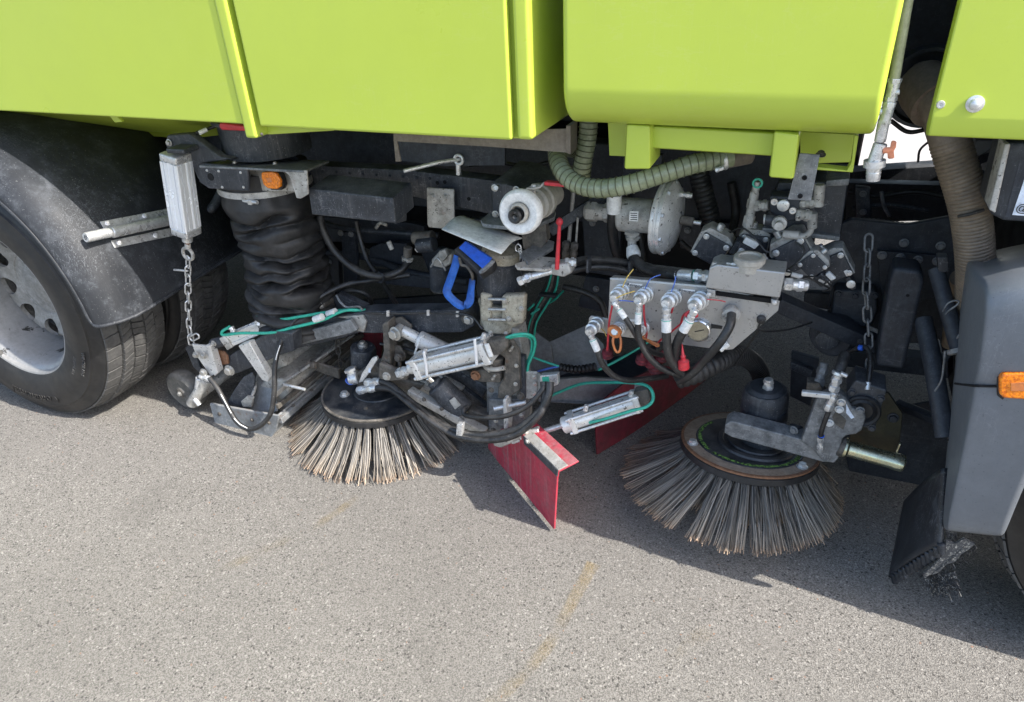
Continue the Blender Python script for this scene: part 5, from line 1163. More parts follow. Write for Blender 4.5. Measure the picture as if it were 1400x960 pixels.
lathe('pipe', 'beige_plastic', c0+cdir*.03, cdir, [(0, 0), (0, .034), (.012, .036), (.022, .036), (.024, .031), (.03, .031), (.032, .04), (.05, .04), (.052, .033), (.058, .033), (.062, .044), (.085, .045), (.09, .038), (.095, .038), (.098, .046), (.118, .046), (.122, .036), (.2, .034), (.2, 0)], 36)
cyl('lever_stem', 'beige_plastic', (729, 268, 1.62), (728, 258, 1.60), 5)
bolt((730, 255.5, 1.60), 3.6, (0, 0, 1), 'galvanised')
tube('lever_bracket', 'beige_plastic', [(719, 266, 1.58), (721, 258, 1.58), (730, 258, 1.59), (738, 256, 1.595), (743, 251, 1.6), (748, 249, 1.6)], 1.8, seg=8, straight=True)
beam('lever', 'red_paint', (746, 250, 1.60), (793, 254, 1.585), 5, .018, bv=.002)
cyl('mount_block_bolt', 'zinc_bolt', (678, 257, 1.64), (680, 256, 1.66), 3.6)
th = thing('mount_block', 'dusty black bolted mounting block behind the white coupling', 'bracket', (700, 300, 1.80))
slab('block', 'black_steel', [(671, 250), (692, 252), (738, 268), (736, 305), (700, 306), (673, 297)], .14, 1.70, back=Vector((.02, .16, .02)), bv=.004)
for q in ((676.5, 257), (706, 259.5), (677.5, 293)): bolt((*q, 1.697), 3.8)
slab('shelf', 'scuffed_steel', [(657, 300, 1.66), (668, 291, 1.72), (740, 288, 1.78), (760, 288, 1.80), (758, 297, 1.75), (720, 312, 1.62), (660, 306, 1.65)], .012, bv=.002)
slab('web', 'dirty_iron', [(712, 312), (745, 300), (748, 330), (735, 345), (715, 340)], .03, 1.72)
slab('lower_shelf', 'scuffed_steel', [(710, 345, 1.66), (745, 326, 1.78), (758, 330, 1.78), (757, 338, 1.74), (722, 360, 1.62)], .012, bv=.002)
slab('tap_plate', 'dirty_aluminium', [(704, 360, 1.60), (735, 350, 1.68), (762, 352, 1.70), (760, 366, 1.66), (748, 368, 1.62), (708, 366, 1.60)], .01, bv=.002)
th = thing('shut_off_lever', 'thin upright red lever with a ball knob beside the drip plate', 'lever', (762, 368, 1.64))
cyl('stick', 'red_paint', (761.5, 368, 1.64), (765, 306, 1.64), 3.2, 2.2)
lathe('knob', 'red_paint', at(765, 307, 1.64), (0, 0, 1), [(-.003, 0), (-.001, .006), (.004, .009), (.009, .0095), (.015, .007), (.018, .003), (.0185, 0)], 18)
slab('cock_body', 'dirty_aluminium', [(752, 362), (776, 360), (782, 374), (770, 380), (752, 376)], .04, 1.64, bv=.005)
fitting('cock_union', 'galvanised', (708, 386, 1.60), (727, 377, 1.62), 5.5)
cyl('cock_tail', 'galvanised', (724, 379, 1.62), (755, 370, 1.65), 5)
fitting('hose_tail', 'galvanised', (772, 359, 1.66), (788, 359, 1.67), 6)
# thick hose running from the cock to the right
th = thing('hydraulic_hose', 'thick black pair of hoses tied together running behind the coupling panel', 'hose', (830, 362, 1.75))
tube('hose', 'hose_rubber', [(787, 358, 1.67), (805, 355, 1.70), (835, 357, 1.74), (868, 362, 1.78), (900, 372, 1.80)], 5.5, seg=12)
tube('hose', 'hose_rubber', [(775, 372, 1.67), (800, 366, 1.70), (835, 366, 1.73), (870, 375, 1.76), (910, 388, 1.79)], 5.2, seg=12)
for q in ((805, 362), (862, 366)): beam('cable_tie', 'black_plastic', (q[0], q[1]-10, 1.66), (q[0], q[1]+9, 1.66), 4, .03)
thing('hydraulic_hose', 'black hose bending down into the dark left of the coupling panel', 'hose', (820, 420, 1.95))
tube('hose', 'hose_rubber', [(770, 392, 1.95), (800, 400, 1.95), (820, 412, 1.95), (828, 432, 1.95)], 4.5, seg=10)
th = thing('steel_pipes', 'pair of thin upright steel pipes with unions behind the red lever', 'pipe', (780, 350, 1.85))
cyl('pipe', 'dirty_aluminium', (784, 262, 1.86), (776, 352, 1.86), 2.8); cyl('pipe', 'dirty_aluminium', (790, 297, 1.84), (787, 340, 1.84), 1.6)
fitting('union', 'dirty_iron', (775, 330, 1.85), (773, 354, 1.85), 5); fitting('union', 'dirty_iron', (786, 332, 1.83), (784, 354, 1.83), 4.5)
beam('diagonal_stay', 'black_steel', (752, 316, 1.84), (825, 268, 1.90), 15, .03)

# ------------------------------------------------------------------ olive ribbed water hose
th = thing('water_hose', 'olive green wire ribbed hose sagging below the water tank', 'hose', (800, 262, 1.62))
HP = [(790, 205, 1.9), (766, 202, 1.76), (762, 214, 1.66), (770, 236, 1.60), (790, 252, 1.57), (820, 258, 1.55), (860, 252, 1.55), (905, 238, 1.57), (950, 224, 1.60), (1000, 215, 1.64)]
tube('hose', 'ribbed_hose', HP, 12.5, n=10, seg=24)
P = crom([V(q) for q in HP], 12); Q, L = resample(P, 46); rr = 12.5*mpp(Q[20])
bm = bmesh.new(); sweep(bm, [Vector((cos(2*pi*k/24), sin(2*pi*k/24), 0))*(rr+.0003) for k in range(25)], lambda i, a: .0011, 6, False)
me = bpy.data.meshes.new('wire_ring'); bm.to_mesh(me); bm.free(); me.shade_smooth(); me.materials.append(MATS['hose_wire'])
for i in range(2, 45):
    d = (Q[i+1]-Q[i-1]).normalized(); link('wire_ring', me, None, 'cur', Q[i], Vector((0, 0, 1)).rotation_difference(d))
cyl('hose_clamp', 'galvanised', (985, 219, 1.63), (993, 217, 1.635), 14.5); cyl('hose_end', 'brown_sheet', (990, 218, 1.635), (1025, 211, 1.68), 13)
fitting('clamp_screw', 'galvanised', (978, 233, 1.60), (990, 229, 1.60), 3)
th = thing('water_hose', 'upright olive ribbed hose dropping behind the sagging one', 'hose', (797, 245, 1.78))
HP = [(806, 150, 1.78), (803, 190, 1.78), (797, 222, 1.78), (794, 250, 1.80)]
tube('hose', 'ribbed_hose', HP, 12, seg=24); P = [V(q) for q in HP]; Q, L = resample(crom(P, 8), 14)
for i in range(1, 14): link('wire_ring', me, None, 'cur', Q[i], Vector((0, 0, 1)).rotation_difference((Q[i+1]-Q[i-1]).normalized())).scale = (1.1, 1.1, 1.1)

# ------------------------------------------------------------------ diaphragm pump
th = thing('diaphragm_pump', 'grey cast pump with a round bolted diaphragm flange below the water hose', 'pump', (880, 310, 1.85))
pa, pb = at(815, 292, 1.82), at(905, 296, 1.82)
cyl('pump_body', 'dirty_aluminium', (846, 293, 1.82), (895, 296, 1.82), 23, seg=28)
cyl('pump_neck', 'dirty_iron', (886, 295, 1.82), (900, 297, 1.82), 17); fitting('pump_inlet', 'dirty_aluminium', (800, 289, 1.82), (848, 292, 1.82), 11)
fl = at(906, 297, 1.82); fd = Vector((1, -.10, -.03)).normalized()
lathe('flange', 'aluminium', fl-fd*.012, fd, [(0, 0), (0, .07), (.004, .098), (.008, .10), (.014, .10), (.017, .096), (.021, .096), (.024, .1), (.032, .1), (.036, .095), (.05, .078), (.056, .05), (.06, .02), (.06, 0)], 56)
fx, fy, _ = frame(fd)
for k in range(9):
    a = 2*pi*k/9+.3; bolt(fl+fd*.02+(fx*cos(a)+fy*sin(a))*.093, .007, fd, 'galvanised')
cyl('stem', 'dirty_iron', fl+fd*.05, fl+fd*.085, .012); cyl('stem_tip', 'galvanised', fl+fd*.085, fl+fd*.105, .006)
fitting('top_nipple', 'galvanised', fl+fd*.04+Vector((0, 0, .07)), fl+fd*.075+Vector((0, 0, .07)), .007)
lathe('pump_port', 'white_plastic', at(839, 291, 1.78), at(840, 262, 1.78)-at(839, 291, 1.78), [(0, 0), (0, .019), (.03, .02), (.05, .02), (.05, 0)], 20)
tube('drop_hose', 'hose_rubber', [(838, 288, 1.79), (837, 310, 1.80), (840, 335, 1.82), (848, 360, 1.85)], 7, seg=14)
fitting('elbow_nut', 'dirty_aluminium', (865, 315, 1.80), (865, 328, 1.80), 9); cyl('elbow_pipe', 'dirty_aluminium', (864, 327, 1.80), (864, 345, 1.79), 6)
slab('rating_label', 'paper_white', [(861, 289), (873, 289), (872, 303), (860, 302)], .001, 1.782-.022, bv=0)
for i in range(4): slab('label_print', 'ink', [(862, 291.2+2.8*i), (871, 291.4+2.8*i), (871, 292.4+2.8*i), (862, 292.2+2.8*i)], .0005, 1.7593, bv=0)
th = thing('hydraulic_hose', 'black hose running from the pump elbow into the stainless box', 'hose', (900, 375, 1.7))
tube('hose', 'hose_rubber', [(864, 342, 1.79), (866, 352, 1.77), (880, 366, 1.73), (900, 373, 1.70), (930, 376, 1.66)], 7.5, seg=14)
lathe('collar', 'white_plastic', at(864, 338, 1.79), at(867, 352, 1.77)-at(864, 338, 1.79), [(0, 0), (0, .016), (.02, .02), (.03, .019), (.03, 0)], 18)
cyl('ferrule', 'galvanised', (925, 376, 1.665), (948, 377, 1.65), 8); cyl('green_ring', 'teal_hose', (948, 377, 1.65), (950.5, 377, 1.65), 8); fitting('union_nut', 'galvanised', (950, 377, 1.648), (974, 379, 1.63), 7.5)
thing('vent_hose', 'black corrugated hose rising behind the pump flange', 'hose', (970, 310, 2.0))
tube('hose', 'hose_rubber', [(955, 235, 2.0), (962, 265, 2.0), (970, 295, 2.0), (972, 316, 2.0)], 14, seg=20, rib=(.013, .12))

# ------------------------------------------------------------------ stainless coupling panel
th = thing('coupling_panel', 'brushed stainless panel with hydraulic couplings, a round gauge and hoses', 'panel', (945, 470, 1.60))
YP = 1.60
slab('panel_sheet', 'stainless', [(834, 380), (846, 380), (966, 391), (1066, 412), (1064, 425), (1002, 478), (992, 479), (966, 476), (830, 458)], .006, YP, bv=.0015)
slab('panel_top', 'stainless', [(834, 380, YP), (966, 391, YP), (966, 386, YP+.06), (840, 376, YP+.06)], .004, bv=0)
slab('panel_tab', 'stainless', [(805, 435), (808, 432), (832, 436), (831, 457), (804, 452)], .006, YP+.012, bv=.0015)
for q in ((901, 397), (897, 425), (893, 450)): bolt((*q, YP-.0005), .8, m='ink', name='slit_mark')
hb = slab('manifold_cover', 'stainless', [(970, 366), (980, 362), (1074, 373), (1066, 408), (964, 394)], .07, 1.575, bv=.004, seg=2)
slab('manifold_slot', 'dark_void', [(978, 399), (1056, 409), (1055, 415), (978, 404)], .012, 1.595, bv=0)
slab('manifold_flange', 'stainless', [(966, 395), (978, 397), (978, 408), (967, 406)], .02, 1.585, bv=.002); slab('manifold_flange', 'stainless', [(1054, 409), (1064, 411), (1062, 419), (1054, 417)], .02, 1.585, bv=.002)
bolt((969, 403, 1.583), 2.6, m='galvanised'); bolt((1059, 414, 1.583), 2.6, m='galvanised'); bolt((977, 362, 1.59), 3.4, (0, 0, 1), 'galvanised')
lathe('filler_cap', 'beige_plastic', at(1023, 368, 1.60), (0, 0, 1), [(0, 0), (0, .031), (.018, .032), (.02, .036), (.031, .036), (.033, .033), (.033, .026), (.028, .024), (.028, 0)], 32)
fitting('side_fitting', 'galvanised', (1070, 388, 1.60), (1104, 391, 1.62), 7.5)
fitting('breather', 'white_plastic', (992, 363, 1.59), (1008, 362, 1.59), 3)
cg = at(955, 451, YP-.001)
lathe('gauge_case', 'chrome', cg, (0, -1, 0), [(0, 0), (0, .030), (.008, .030), (.010, .0275), (.006, .0265), (.006, 0)], 32)
lathe('gauge_dial', 'gauge_face', cg-Vector((0, .0062, 0)), (0, -1, 0), [(0, 0), (0, .026), (.0008, .026), (.0008, 0)], 28)
p0 = cg-Vector((0, .0074, 0)); beam('gauge_needle', 'ink', p0-Vector((.008, 0, .003)), p0+Vector((.014, 0, .006)), .0026, .0008, bv=0)
for q, wd in (((858, 387), 20), ((930, 395), 20)): slab('label_strip', 'paper_white', [(q[0], q[1]), (q[0]+wd, q[1]+1.6), (q[0]+wd, q[1]+6), (q[0], q[1]+4.2)], .0008, YP-.0012, bv=0)
lettering('Reinigung', .010, (868, 391.5, YP-.0022), (1, 0, -.02), (0, 0, 1)); lettering('Absaugung', .010, (940, 399.5, YP-.0022), (1, 0, -.02), (0, 0, 1))
slab('label_strip', 'ink', [(972, 443), (988, 446), (987, 450), (972, 449)], .0008, YP-.0012, bv=0)
slab('label_strip', 'paper_white', [(860, 436), (868, 437), (868, 440), (860, 439)], .0008, YP-.0012, bv=0)
def coupling(px, py, Yp, rpx, tx, ty, collar=True):
    """quick coupling pointing out of the panel and down to the left"""
    a = at(px, py, Yp); d = (at(tx, ty, Yp-.07)-a); L = d.length; r = rpx*mpp(a); bm = bmesh.new()
    prof = [(0, 0), (0, r*1.15), (L*.12, r*1.18), (L*.14, r*.95), (L*.24, r*.95), (L*.26, r*1.12), (L*.42, r*1.12), (L*.44, r*.9), (L*.52, r*.9), (L*.54, r), (L*.72, r), (L*.76, r*.72), (L*.96, r*.62), (L, r*.5), (L, 0)]
    lathe_into(bm, a, d, prof, 24); return finish('coupling', bm, 'galvanised')
coupling(852, 398, YP, 9.5, 838, 409); coupling(884, 402, YP, 9.5, 871, 411); coupling(922, 406, YP, 10, 909, 416); coupling(959, 409, YP, 10.5, 946, 420); coupling(818, 441, YP+.012, 8.5, 804, 455)
coupling(847, 449, YP, 8, 840, 454)
def capplug(px, py, n): lathe('dust_cap', 'orange_plastic', at(px, py, YP-.05), n, [(0, 0), (0, .0155), (.002, .0185), (.012, .0185), (.014, .016), (.014, .006), (.02, .005), (.02, 0)], 24)
capplug(842, 451, (-.25, -1, -.25)); lathe('dust_cap', 'orange_plastic', at(876, 452, YP-.03), (-.25, -1, -.25), [(0, 0), (0, .0145), (.003, .017), (.012, .017), (.014, 0)], 24)
coupling(879, 449, YP, 8, 874, 453)
tube('cap_loop', 'orange_plastic', [(840, 456, 1.545), (838, 468, 1.54), (842, 480, 1.54), (847, 480, 1.54), (849, 468, 1.545), (847, 457, 1.55)], 1.8, seg=8)
tube('cap_loop', 'orange_plastic', [(877, 461, 1.56), (890, 467, 1.55), (900, 471, 1.55), (898, 473, 1.55), (885, 466, 1.56)], 1.7, seg=8)
for a in ([(838, 414, 1.56), (833, 440, 1.56), (831, 470, 1.57), (830, 478, 1.58)], [(880, 414, 1.57), (881, 435, 1.565), (884, 455, 1.57), (883, 464, 1.58)], [(920, 420, 1.565), (918, 428, 1.565)], [(934, 440, 1.56), (915, 456, 1.57), (902, 466, 1.58), (897, 474, 1.59)], [(951, 428, 1.535), (942, 426, 1.54), (934, 432, 1.55), (931, 442, 1.56)]): tube('cap_tether', 'red_paint', a, 1.5, seg=6)
tube('red_tie', 'red_paint', [(937, 432, 1.53), (942, 426, 1.53), (950, 428, 1.53), (953, 432, 1.53), (946, 434, 1.53), (938, 434, 1.53)], 1.8, seg=8)
lathe('red_plug', 'red_paint', at(935, 504, 1.535), at(932.5, 470, 1.535)-at(935, 504, 1.535), [(0, 0), (0, .013), (.003, .015), (.022, .014), (.026, .006), (.034, .006), (.036, .0075), (.04, .004), (.07, .0012), (.07, 0)], 18)
for i, (x, y) in enumerate(((830, 484), (877, 492), (889, 496), (895, 505), (905, 488))):
    lathe('red_dust_plug', 'shaded_red_rubber', at(x, y+3, 1.66+.01*i), (0.1, -.2, 1), [(0, 0), (0, .016), (.005, .018), (.008, .012), (.016, .011), (.018, .016), (.022, .006), (.035, .004), (.035, 0)], 18)
# wires tied to the couplings
for m_, a in (('yellow_wire', [(842, 408, 1.53), (852, 403, 1.53), (868, 398, 1.54)]), ('yellow_wire', [(851, 393, 1.57), (857, 380, 1.57), (866, 368, 1.58)]), ('blue_wire', [(846, 411, 1.535), (858, 411.5, 1.54), (870, 413, 1.535)]), ('blue_wire', [(882, 395, 1.56), (888, 383, 1.56), (896, 378, 1.57), (903, 376, 1.58)]), ('blue_wire', [(918, 399, 1.56), (922, 388, 1.56), (924, 378, 1.57)]), ('red_paint', [(965, 409, 1.58), (985, 411, 1.59), (992, 413, 1.59)]), ('yellow_wire', [(822, 449, 1.59), (827, 455, 1.59), (829, 460, 1.59)])):
    tube('tie_wire', m_, a, .8, seg=5)
lathe('cable_gland', 'dirty_aluminium', at(1000, 427, YP), at(996, 440, YP-.05)-at(1000, 427, YP), [(0, 0), (0, .021), (.008, .023), (.014, .02), (.018, .022), (.024, .02), (.026, .014), (.035, .012), (.035, 0)], 14)
lathe('sensor_knob', 'soft_rubber', at(1041, 436, YP), (0, -1, 0), [(0, 0), (0, .011), (.01, .010), (.012, .006), (.012, 0)], 16)
fitting('bleed_screw', 'white_plastic', (983, 478, 1.58), (996, 470, 1.59), 4)
# panel hoses
def phose(label, ferr, pts, r, fr):
    thing('hydraulic_hose', label, 'hose', pts[len(pts)//2]); a, b = ferr
    fitting('hose_swivel', 'galvanised', (a[0]-(b[0]-a[0])*.85, a[1]-(b[1]-a[1])*.85, a[2]), a, fr*.72)
    cyl('ferrule', 'white_plastic', a, b, fr); m = V(a).lerp(V(b), .06); cyl('ferrule_band', 'teal_hose', V(a).lerp(V(b), .03), V(a).lerp(V(b), .13), fr*mpp(m)*1.02)
    tube('hose', 'hose_rubber', [V(a).lerp(V(b), .8)]+[V(q) for q in pts], r, seg=12)
phose('thin black hose from the first coupling at the left of the stainless panel', ((846, 423, 1.525), (855, 435, 1.52)), [(855, 435, 1.52), (864, 449, 1.52), (874, 465, 1.53), (888, 479, 1.55), (905, 486, 1.58)], 3.9, 4.4)
phose('thin black hose from the second coupling hanging past the panel edge', ((873, 427, 1.525), (872, 443, 1.52)), [(872, 443, 1.52), (874, 462, 1.52), (884, 484, 1.52), (902, 502, 1.53), (925, 512, 1.55), (940, 515, 1.57)], 4.2, 4.6)
phose('thick black hose from the third coupling hanging straight down the panel', ((911, 436, 1.525), (911, 454, 1.52)), [(911, 454, 1.52), (912, 472, 1.52), (916, 490, 1.525), (928, 506, 1.54), (942, 514, 1.56)], 6.2, 6.8)
phose('thick black hose from the fourth coupling beside the red tied cord', ((943, 437, 1.525), (934, 453, 1.525)), [(934, 453, 1.525), (926, 468, 1.53), (923, 485, 1.54), (930, 502, 1.55), (945, 513, 1.57)], 6.2, 6.8)
phose('dusty black hose from the tab coupling sweeping along the red flap rail', ((810, 464, 1.55), (817, 480, 1.545)), [(817, 480, 1.545), (824, 498, 1.545), (838, 513, 1.56), (858, 520, 1.59), (885, 518, 1.64), (912, 514, 1.70)], 4.2, 5)
thing('hydraulic_hose', 'thick black hose from the ribbed gland curving down across the panel corner', 'hose', (975, 480, 1.53))
tube('hose', 'hose_rubber', [(1000, 430, 1.57), (998, 445, 1.54), (985, 467, 1.525), (968, 487, 1.53), (950, 507, 1.54), (938, 516, 1.55), (930, 520, 1.57), (925, 513, 1.60)], 6, seg=12)
thing('hose_sleeve', 'black crinkled sleeve carrying the hoses away below the stainless panel', 'hose', (990, 490, 1.62))
tube('sleeve', 'soft_rubber', [(925, 518, 1.60), (950, 511, 1.61), (980, 496, 1.66), (1006, 486, 1.76), (1025, 492, 1.88), (1038, 508, 1.98), (1044, 535, 2.08)], 14, seg=22, rib=(.016, .14))
thing('control_cable', 'thin grey cable drooping from the panel corner over the asphalt', 'cable', (1080, 450, 1.7))
tube('cable', 'hose_rubber', [(1041, 438, 1.585), (1037, 450, 1.6), (1050, 453, 1.65), (1080, 450, 1.75), (1110, 441, 1.84)], 1.5, seg=6)
tube('cable', 'hose_rubber', [(1037, 452, 1.6), (1025, 470, 1.62), (1012, 488, 1.66), (1005, 500, 1.7)], 1.3, seg=6)

# ------------------------------------------------------------------ valves above the panel
def solenoid(label, cx, cy, Yv, s, ang, coil=(1, .2), group='solenoid valves above the panel'):
    th = thing('solenoid_valve', label, 'valve', (cx, cy+s*.7, Yv), group); k = mpp(at(cx, cy, Yv)); R = Matrix.Rotation(ang, 3, 'Y'); c = at(cx, cy, Yv); s = s*k
    def lp(x, y, z): return c+R @ Vector((x, y, z))*s
    def pl(name, m, P, y0, y1, bv=.002):
        A = [lp(x, y0, z) for x, z in P]; return slab(name, m, A, 1, back=R @ Vector((0, (y1-y0)*s, 0)), bv=bv)
    pl('body', 'dirty_aluminium', [(-.55, -.5), (.5, -.55), (.55, .45), (.3, .6), (-.4, .6), (-.6, .3)], -.15, .55)
    pl('cover', 'black_steel', [(-.5, -.48), (.46, -.5), (.5, .4), (-.46, .42)], -.28, -.155)
    for x, z in ((-.4, -.38), (.36, -.4), (.4, .3), (-.36, .32)): bolt(lp(x, -.285, z), s*.075, R @ Vector((0, -1, 0)), 'galvanised')
    pl('coil', 'black_plastic', [(coil[0]*.55, -.15+coil[1]), (coil[0]*1.15, -.15+coil[1]), (coil[0]*1.15, .35+coil[1]), (coil[0]*.55, .35+coil[1])], -.35, .2)
    pl('coil_tag', 'white_plastic', [(coil[0]*.75, .36+coil[1]), (coil[0]*1.2, .36+coil[1]), (coil[0]*1.25, .6+coil[1]), (coil[0]*.75, .6+coil[1])], -.3, -.1)
    lathe('coil_nut', 'galvanised', lp(coil[0]*.86, -.36, .1+coil[1]), R @ Vector((0, -1, 0)), [(0, 0), (0, s*.14), (s*.06, s*.14), (s*.08, s*.08), (s*.08, 0)], 14)
    lathe('screw', 'galvanised', lp(-.1, .1, .6), R @ Vector((0, 0, 1)), [(0, 0), (0, s*.12), (s*.2, s*.12), (s*.22, s*.08), (s*.22, 0)], 12)
    return th
solenoid('tilted black solenoid valve at the left end, over the hose nut', 974, 337, 1.76, 40, rad(24), (1, .35))
solenoid('upright black solenoid valve behind the round filler cap', 1031, 333, 1.80, 36, 0, (1, .1))
solenoid('tilted black solenoid valve right of the filler cap', 1085, 345, 1.75, 46, rad(-38), (-.9, -.15))
solenoid('black solenoid valve with white tag right of the middle one', 1112, 360, 1.73, 30, rad(40), (.9, -.3))
solenoid('rightmost black solenoid valve beside the hanging chain', 1139, 362, 1.79, 40, rad(-35), (.3, -.85))
th = thing('valve_wiring', 'thin black wires looping between the solenoid valves', 'wire', (1060, 375, 1.74))
for a in ([(998, 318, 1.74), (1015, 312, 1.73), (1032, 325, 1.72), (1045, 342, 1.71), (1052, 345, 1.71)], [(1012, 330, 1.74), (1010, 340, 1.73), (1000, 350, 1.73), (985, 356, 1.74)], [(1090, 332, 1.72), (1100, 342, 1.70), (1090, 358, 1.69), (1072, 370, 1.69), (1040, 374, 1.70)], [(1040, 366, 1.70), (1080, 372, 1.69), (1110, 382, 1.69), (1136, 395, 1.72)], [(1085, 384, 1.68), (1110, 378, 1.67), (1130, 385, 1.67), (1136, 394, 1.68), (1125, 398, 1.69)]): tube('wire', 'hose_rubber', a, 1.4, seg=6)
cyl('wire_sleeve', 'white_plastic', (1082, 375, 1.68), (1097, 379, 1.68), 3.2)
th = thing('control_box', 'black oil cooler box with grey pipe fittings below the tank carrier', 'box', (1110, 325, 1.90))
slab('box_body', 'black_steel', [(1064, 250), (1160, 248), (1149, 328), (1042, 312)], .16, 1.80, bv=.004)
slab('box_top_rim', 'scuffed_steel', [(1130, 247), (1162, 244), (1160, 254), (1128, 256)], .1, 1.79)
slab('box_bottom_rim', 'scuffed_steel', [(1042, 311), (1149, 324), (1147, 330), (1042, 318)], .03, 1.79)
slab('valve_block', 'under_steel', [(1052, 268), (1095, 270), (1092, 300), (1075, 304), (1052, 290)], .05, 1.73, bv=.004)
lathe('block_plug', 'aluminium', at(1071, 280, 1.728), (0, -1, 0), [(0, 0), (0, .014), (.008, .014), (.01, .011), (.01, 0)], 20)
for q in ((1059, 275), (1084, 287)): lathe('block_screw', 'galvanised', at(*q, 1.728), (0, -1, 0), [(0, 0), (0, .008), (.008, .008), (.008, .004), (.004, .004), (.004, 0)], 14)
cyl('spool', 'black_steel', (1046, 300, 1.71), (1066, 303, 1.71), 7); cyl('spool_end', 'galvanised', (1044, 300, 1.71), (1047, 300, 1.71), 7)
lathe('spool_nut', 'dirty_aluminium', at(1066, 304, 1.70), (0, -1, 0), [(0, 0), (0, .017), (.012, .017), (.014, .01), (.03, .01), (.03, 0)], 14)
fitting('pipe_fitting', 'dirty_aluminium', (1022, 312, 1.76), (1032, 262, 1.76), 6); cyl('pipe_bend', 'dirty_aluminium', (1032, 264, 1.76), (1036, 248, 1.76), 5); lathe('pipe_ring', 'teal_hose', at(1036, 250, 1.755), (0, -1, 0), [(0, .008), (0, .0125), (.006, .0125), (.006, .008)], 18)
fitting('pipe_fitting', 'dirty_aluminium', (1032, 281, 1.76), (1052, 281, 1.75), 6.5)
fitting('pipe_fitting', 'dirty_aluminium', (1093, 279, 1.74), (1118, 277, 1.74), 6); cyl('pipe_elbow', 'dirty_aluminium', (1119, 282, 1.74), (1121, 252, 1.74), 7)
fitting('pipe_fitting', 'dirty_aluminium', (1088, 293, 1.73), (1110, 295, 1.73), 7); cyl('pipe_elbow', 'dirty_aluminium', (1111, 291, 1.73), (1110, 312, 1.73), 6.5)
tube('steel_pipe', 'dirty_aluminium', [(1110, 310, 1.73), (1106, 319, 1.73), (1095, 323, 1.73), (1080, 322, 1.73)], 4.2); cyl('pipe_sleeve', 'dirty_aluminium', (1070, 320, 1.73), (1092, 322, 1.73), 6)

# ------------------------------------------------------------------ sight tube with drain cock
th = thing('drain_pipe', 'clear sight tube with galvanised fittings and an orange drain tap beside the tank', 'pipe', (1194, 240, 1.46))
cyl('sight_tube', 'clear_hose', (1243, -12, 1.46), (1222, 112, 1.46), 7.5)
fitting('upper_fitting', 'galvanised', (1224, 107, 1.46), (1217, 138, 1.46), 8, nuts=((.0, .2, 1.15), (.8, 1., 1.1)))
fitting('tee', 'galvanised', (1217, 138, 1.46), (1208, 170, 1.46), 8, nuts=((.05, .25, 1.12), (.8, .98, 1.12)))
cyl('tee_branch', 'galvanised', (1213, 154, 1.46), (1200, 152, 1.46), 5); cyl('side_screw', 'galvanised', (1219, 127, 1.455), (1230, 126, 1.455), 3.4)
cyl('lower_pipe', 'galvanised', (1208, 168, 1.46), (1203, 194, 1.46), 7.5)
cyl('tap_body', 'galvanised', (1204, 196, 1.458), (1195, 222, 1.456), 9); lathe('tap_spout', 'galvanised', at(1196, 219, 1.456), at(1194, 240, 1.456)-at(1196, 219, 1.456), [(0, 0), (0, .019), (.012, .019), (.014, .013), (.02, .013), (.021, .012), (.024, .013), (.027, .012), (.03, .013), (.033, .012), (.038, .012), (.038, 0)], 22)
cyl('tap_stem', 'orange_faded', (1207, 206, 1.45), (1220, 205, 1.45), 4)
slab('tap_handle', 'orange_faded', [(1219, 193), (1226, 194), (1225, 203), (1222, 206), (1223, 217), (1214, 218), (1213, 208), (1217, 203)], .008, 1.446, bv=.002)
# ------------------------------------------------------------------ brown intake hose
th = thing('intake_hose', 'brown wire wound intake hose rising between the tank and the cab', 'hose', (1330, 355, 1.66))
lathe('elbow_end', 'tan_rubber', at(1258, 112, 1.78), at(1290, 150, 1.70)-at(1258, 112, 1.78), [(0, 0), (0, .05), (.03, .055), (.08, .055), (.08, 0)], 30)
tube('elbow', 'tan_rubber', [(1262, 108, 1.82), (1268, 118, 1.76), (1283, 145, 1.70), (1294, 178, 1.68), (1302, 205, 1.67)], 25, seg=28)
tube('hose', 'brown_hose', [(1298, 192, 1.675), (1308, 225, 1.665), (1319, 260, 1.66), (1328, 300, 1.66), (1333, 350, 1.67), (1333, 390, 1.69), (1328, 430, 1.72)], 25, seg=28, rib=(.0078, .05))
tube('band', 'hose_rubber', [(1310, 296, 1.62), (1325, 293, 1.61), (1345, 287, 1.62)], 2.4)
tube('lower_hose', 'brown_hose', [(1313, 380, 1.75), (1306, 420, 1.85), (1300, 470, 1.9)], 12, seg=16)

# ------------------------------------------------------------------ front brush mounting
th = thing('brush_motor', 'black hydraulic motor with a square shaft end on the front brush', 'motor', (1043, 590, 1.82))
ribbed_motor((1041, 600, 1.82), (1047, 532, 1.82), 29, 'black_steel', 4)
lathe('motor_band', 'under_steel', at(1043.5, 566, 1.82), at(1047, 528, 1.82)-at(1043.5, 566, 1.82), [(0, 0), (0, .064), (.004, .066), (.028, .066), (.03, .064), (.03, 0)], 32)
cyl('motor_cap', 'under_steel', (1046.5, 538, 1.82), (1047.5, 528, 1.82), 27, 24); fitting('shaft_end', 'galvanised', (1050, 532, 1.81), (1051, 518, 1.81), 6)
for dx, dz in ((-18, 2), (20, 6), (4, -5)): bolt((1046+dx, 531+dz, 1.81), 3.4, (0, 0, 1), 'scuffed_steel')
for q in ((1012, 575), (1072, 585)): cyl('motor_port', 'black_steel', (*q, 1.80), (q[0]-6, q[1]-8, 1.80), 6)
th = thing('brush_mount', 'chipped grey steel bar with bolted plate holding the front brush', 'mount', (1120, 620, 1.72))
slab('arm_bar', 'scuffed_steel', [(991, 581), (1000, 576), (1100, 602), (1132, 612), (1143, 633), (1125, 632), (1000, 598), (990, 592)], .05, 1.70, back=Vector((0, .05, .004)), bv=.004, seg=2)
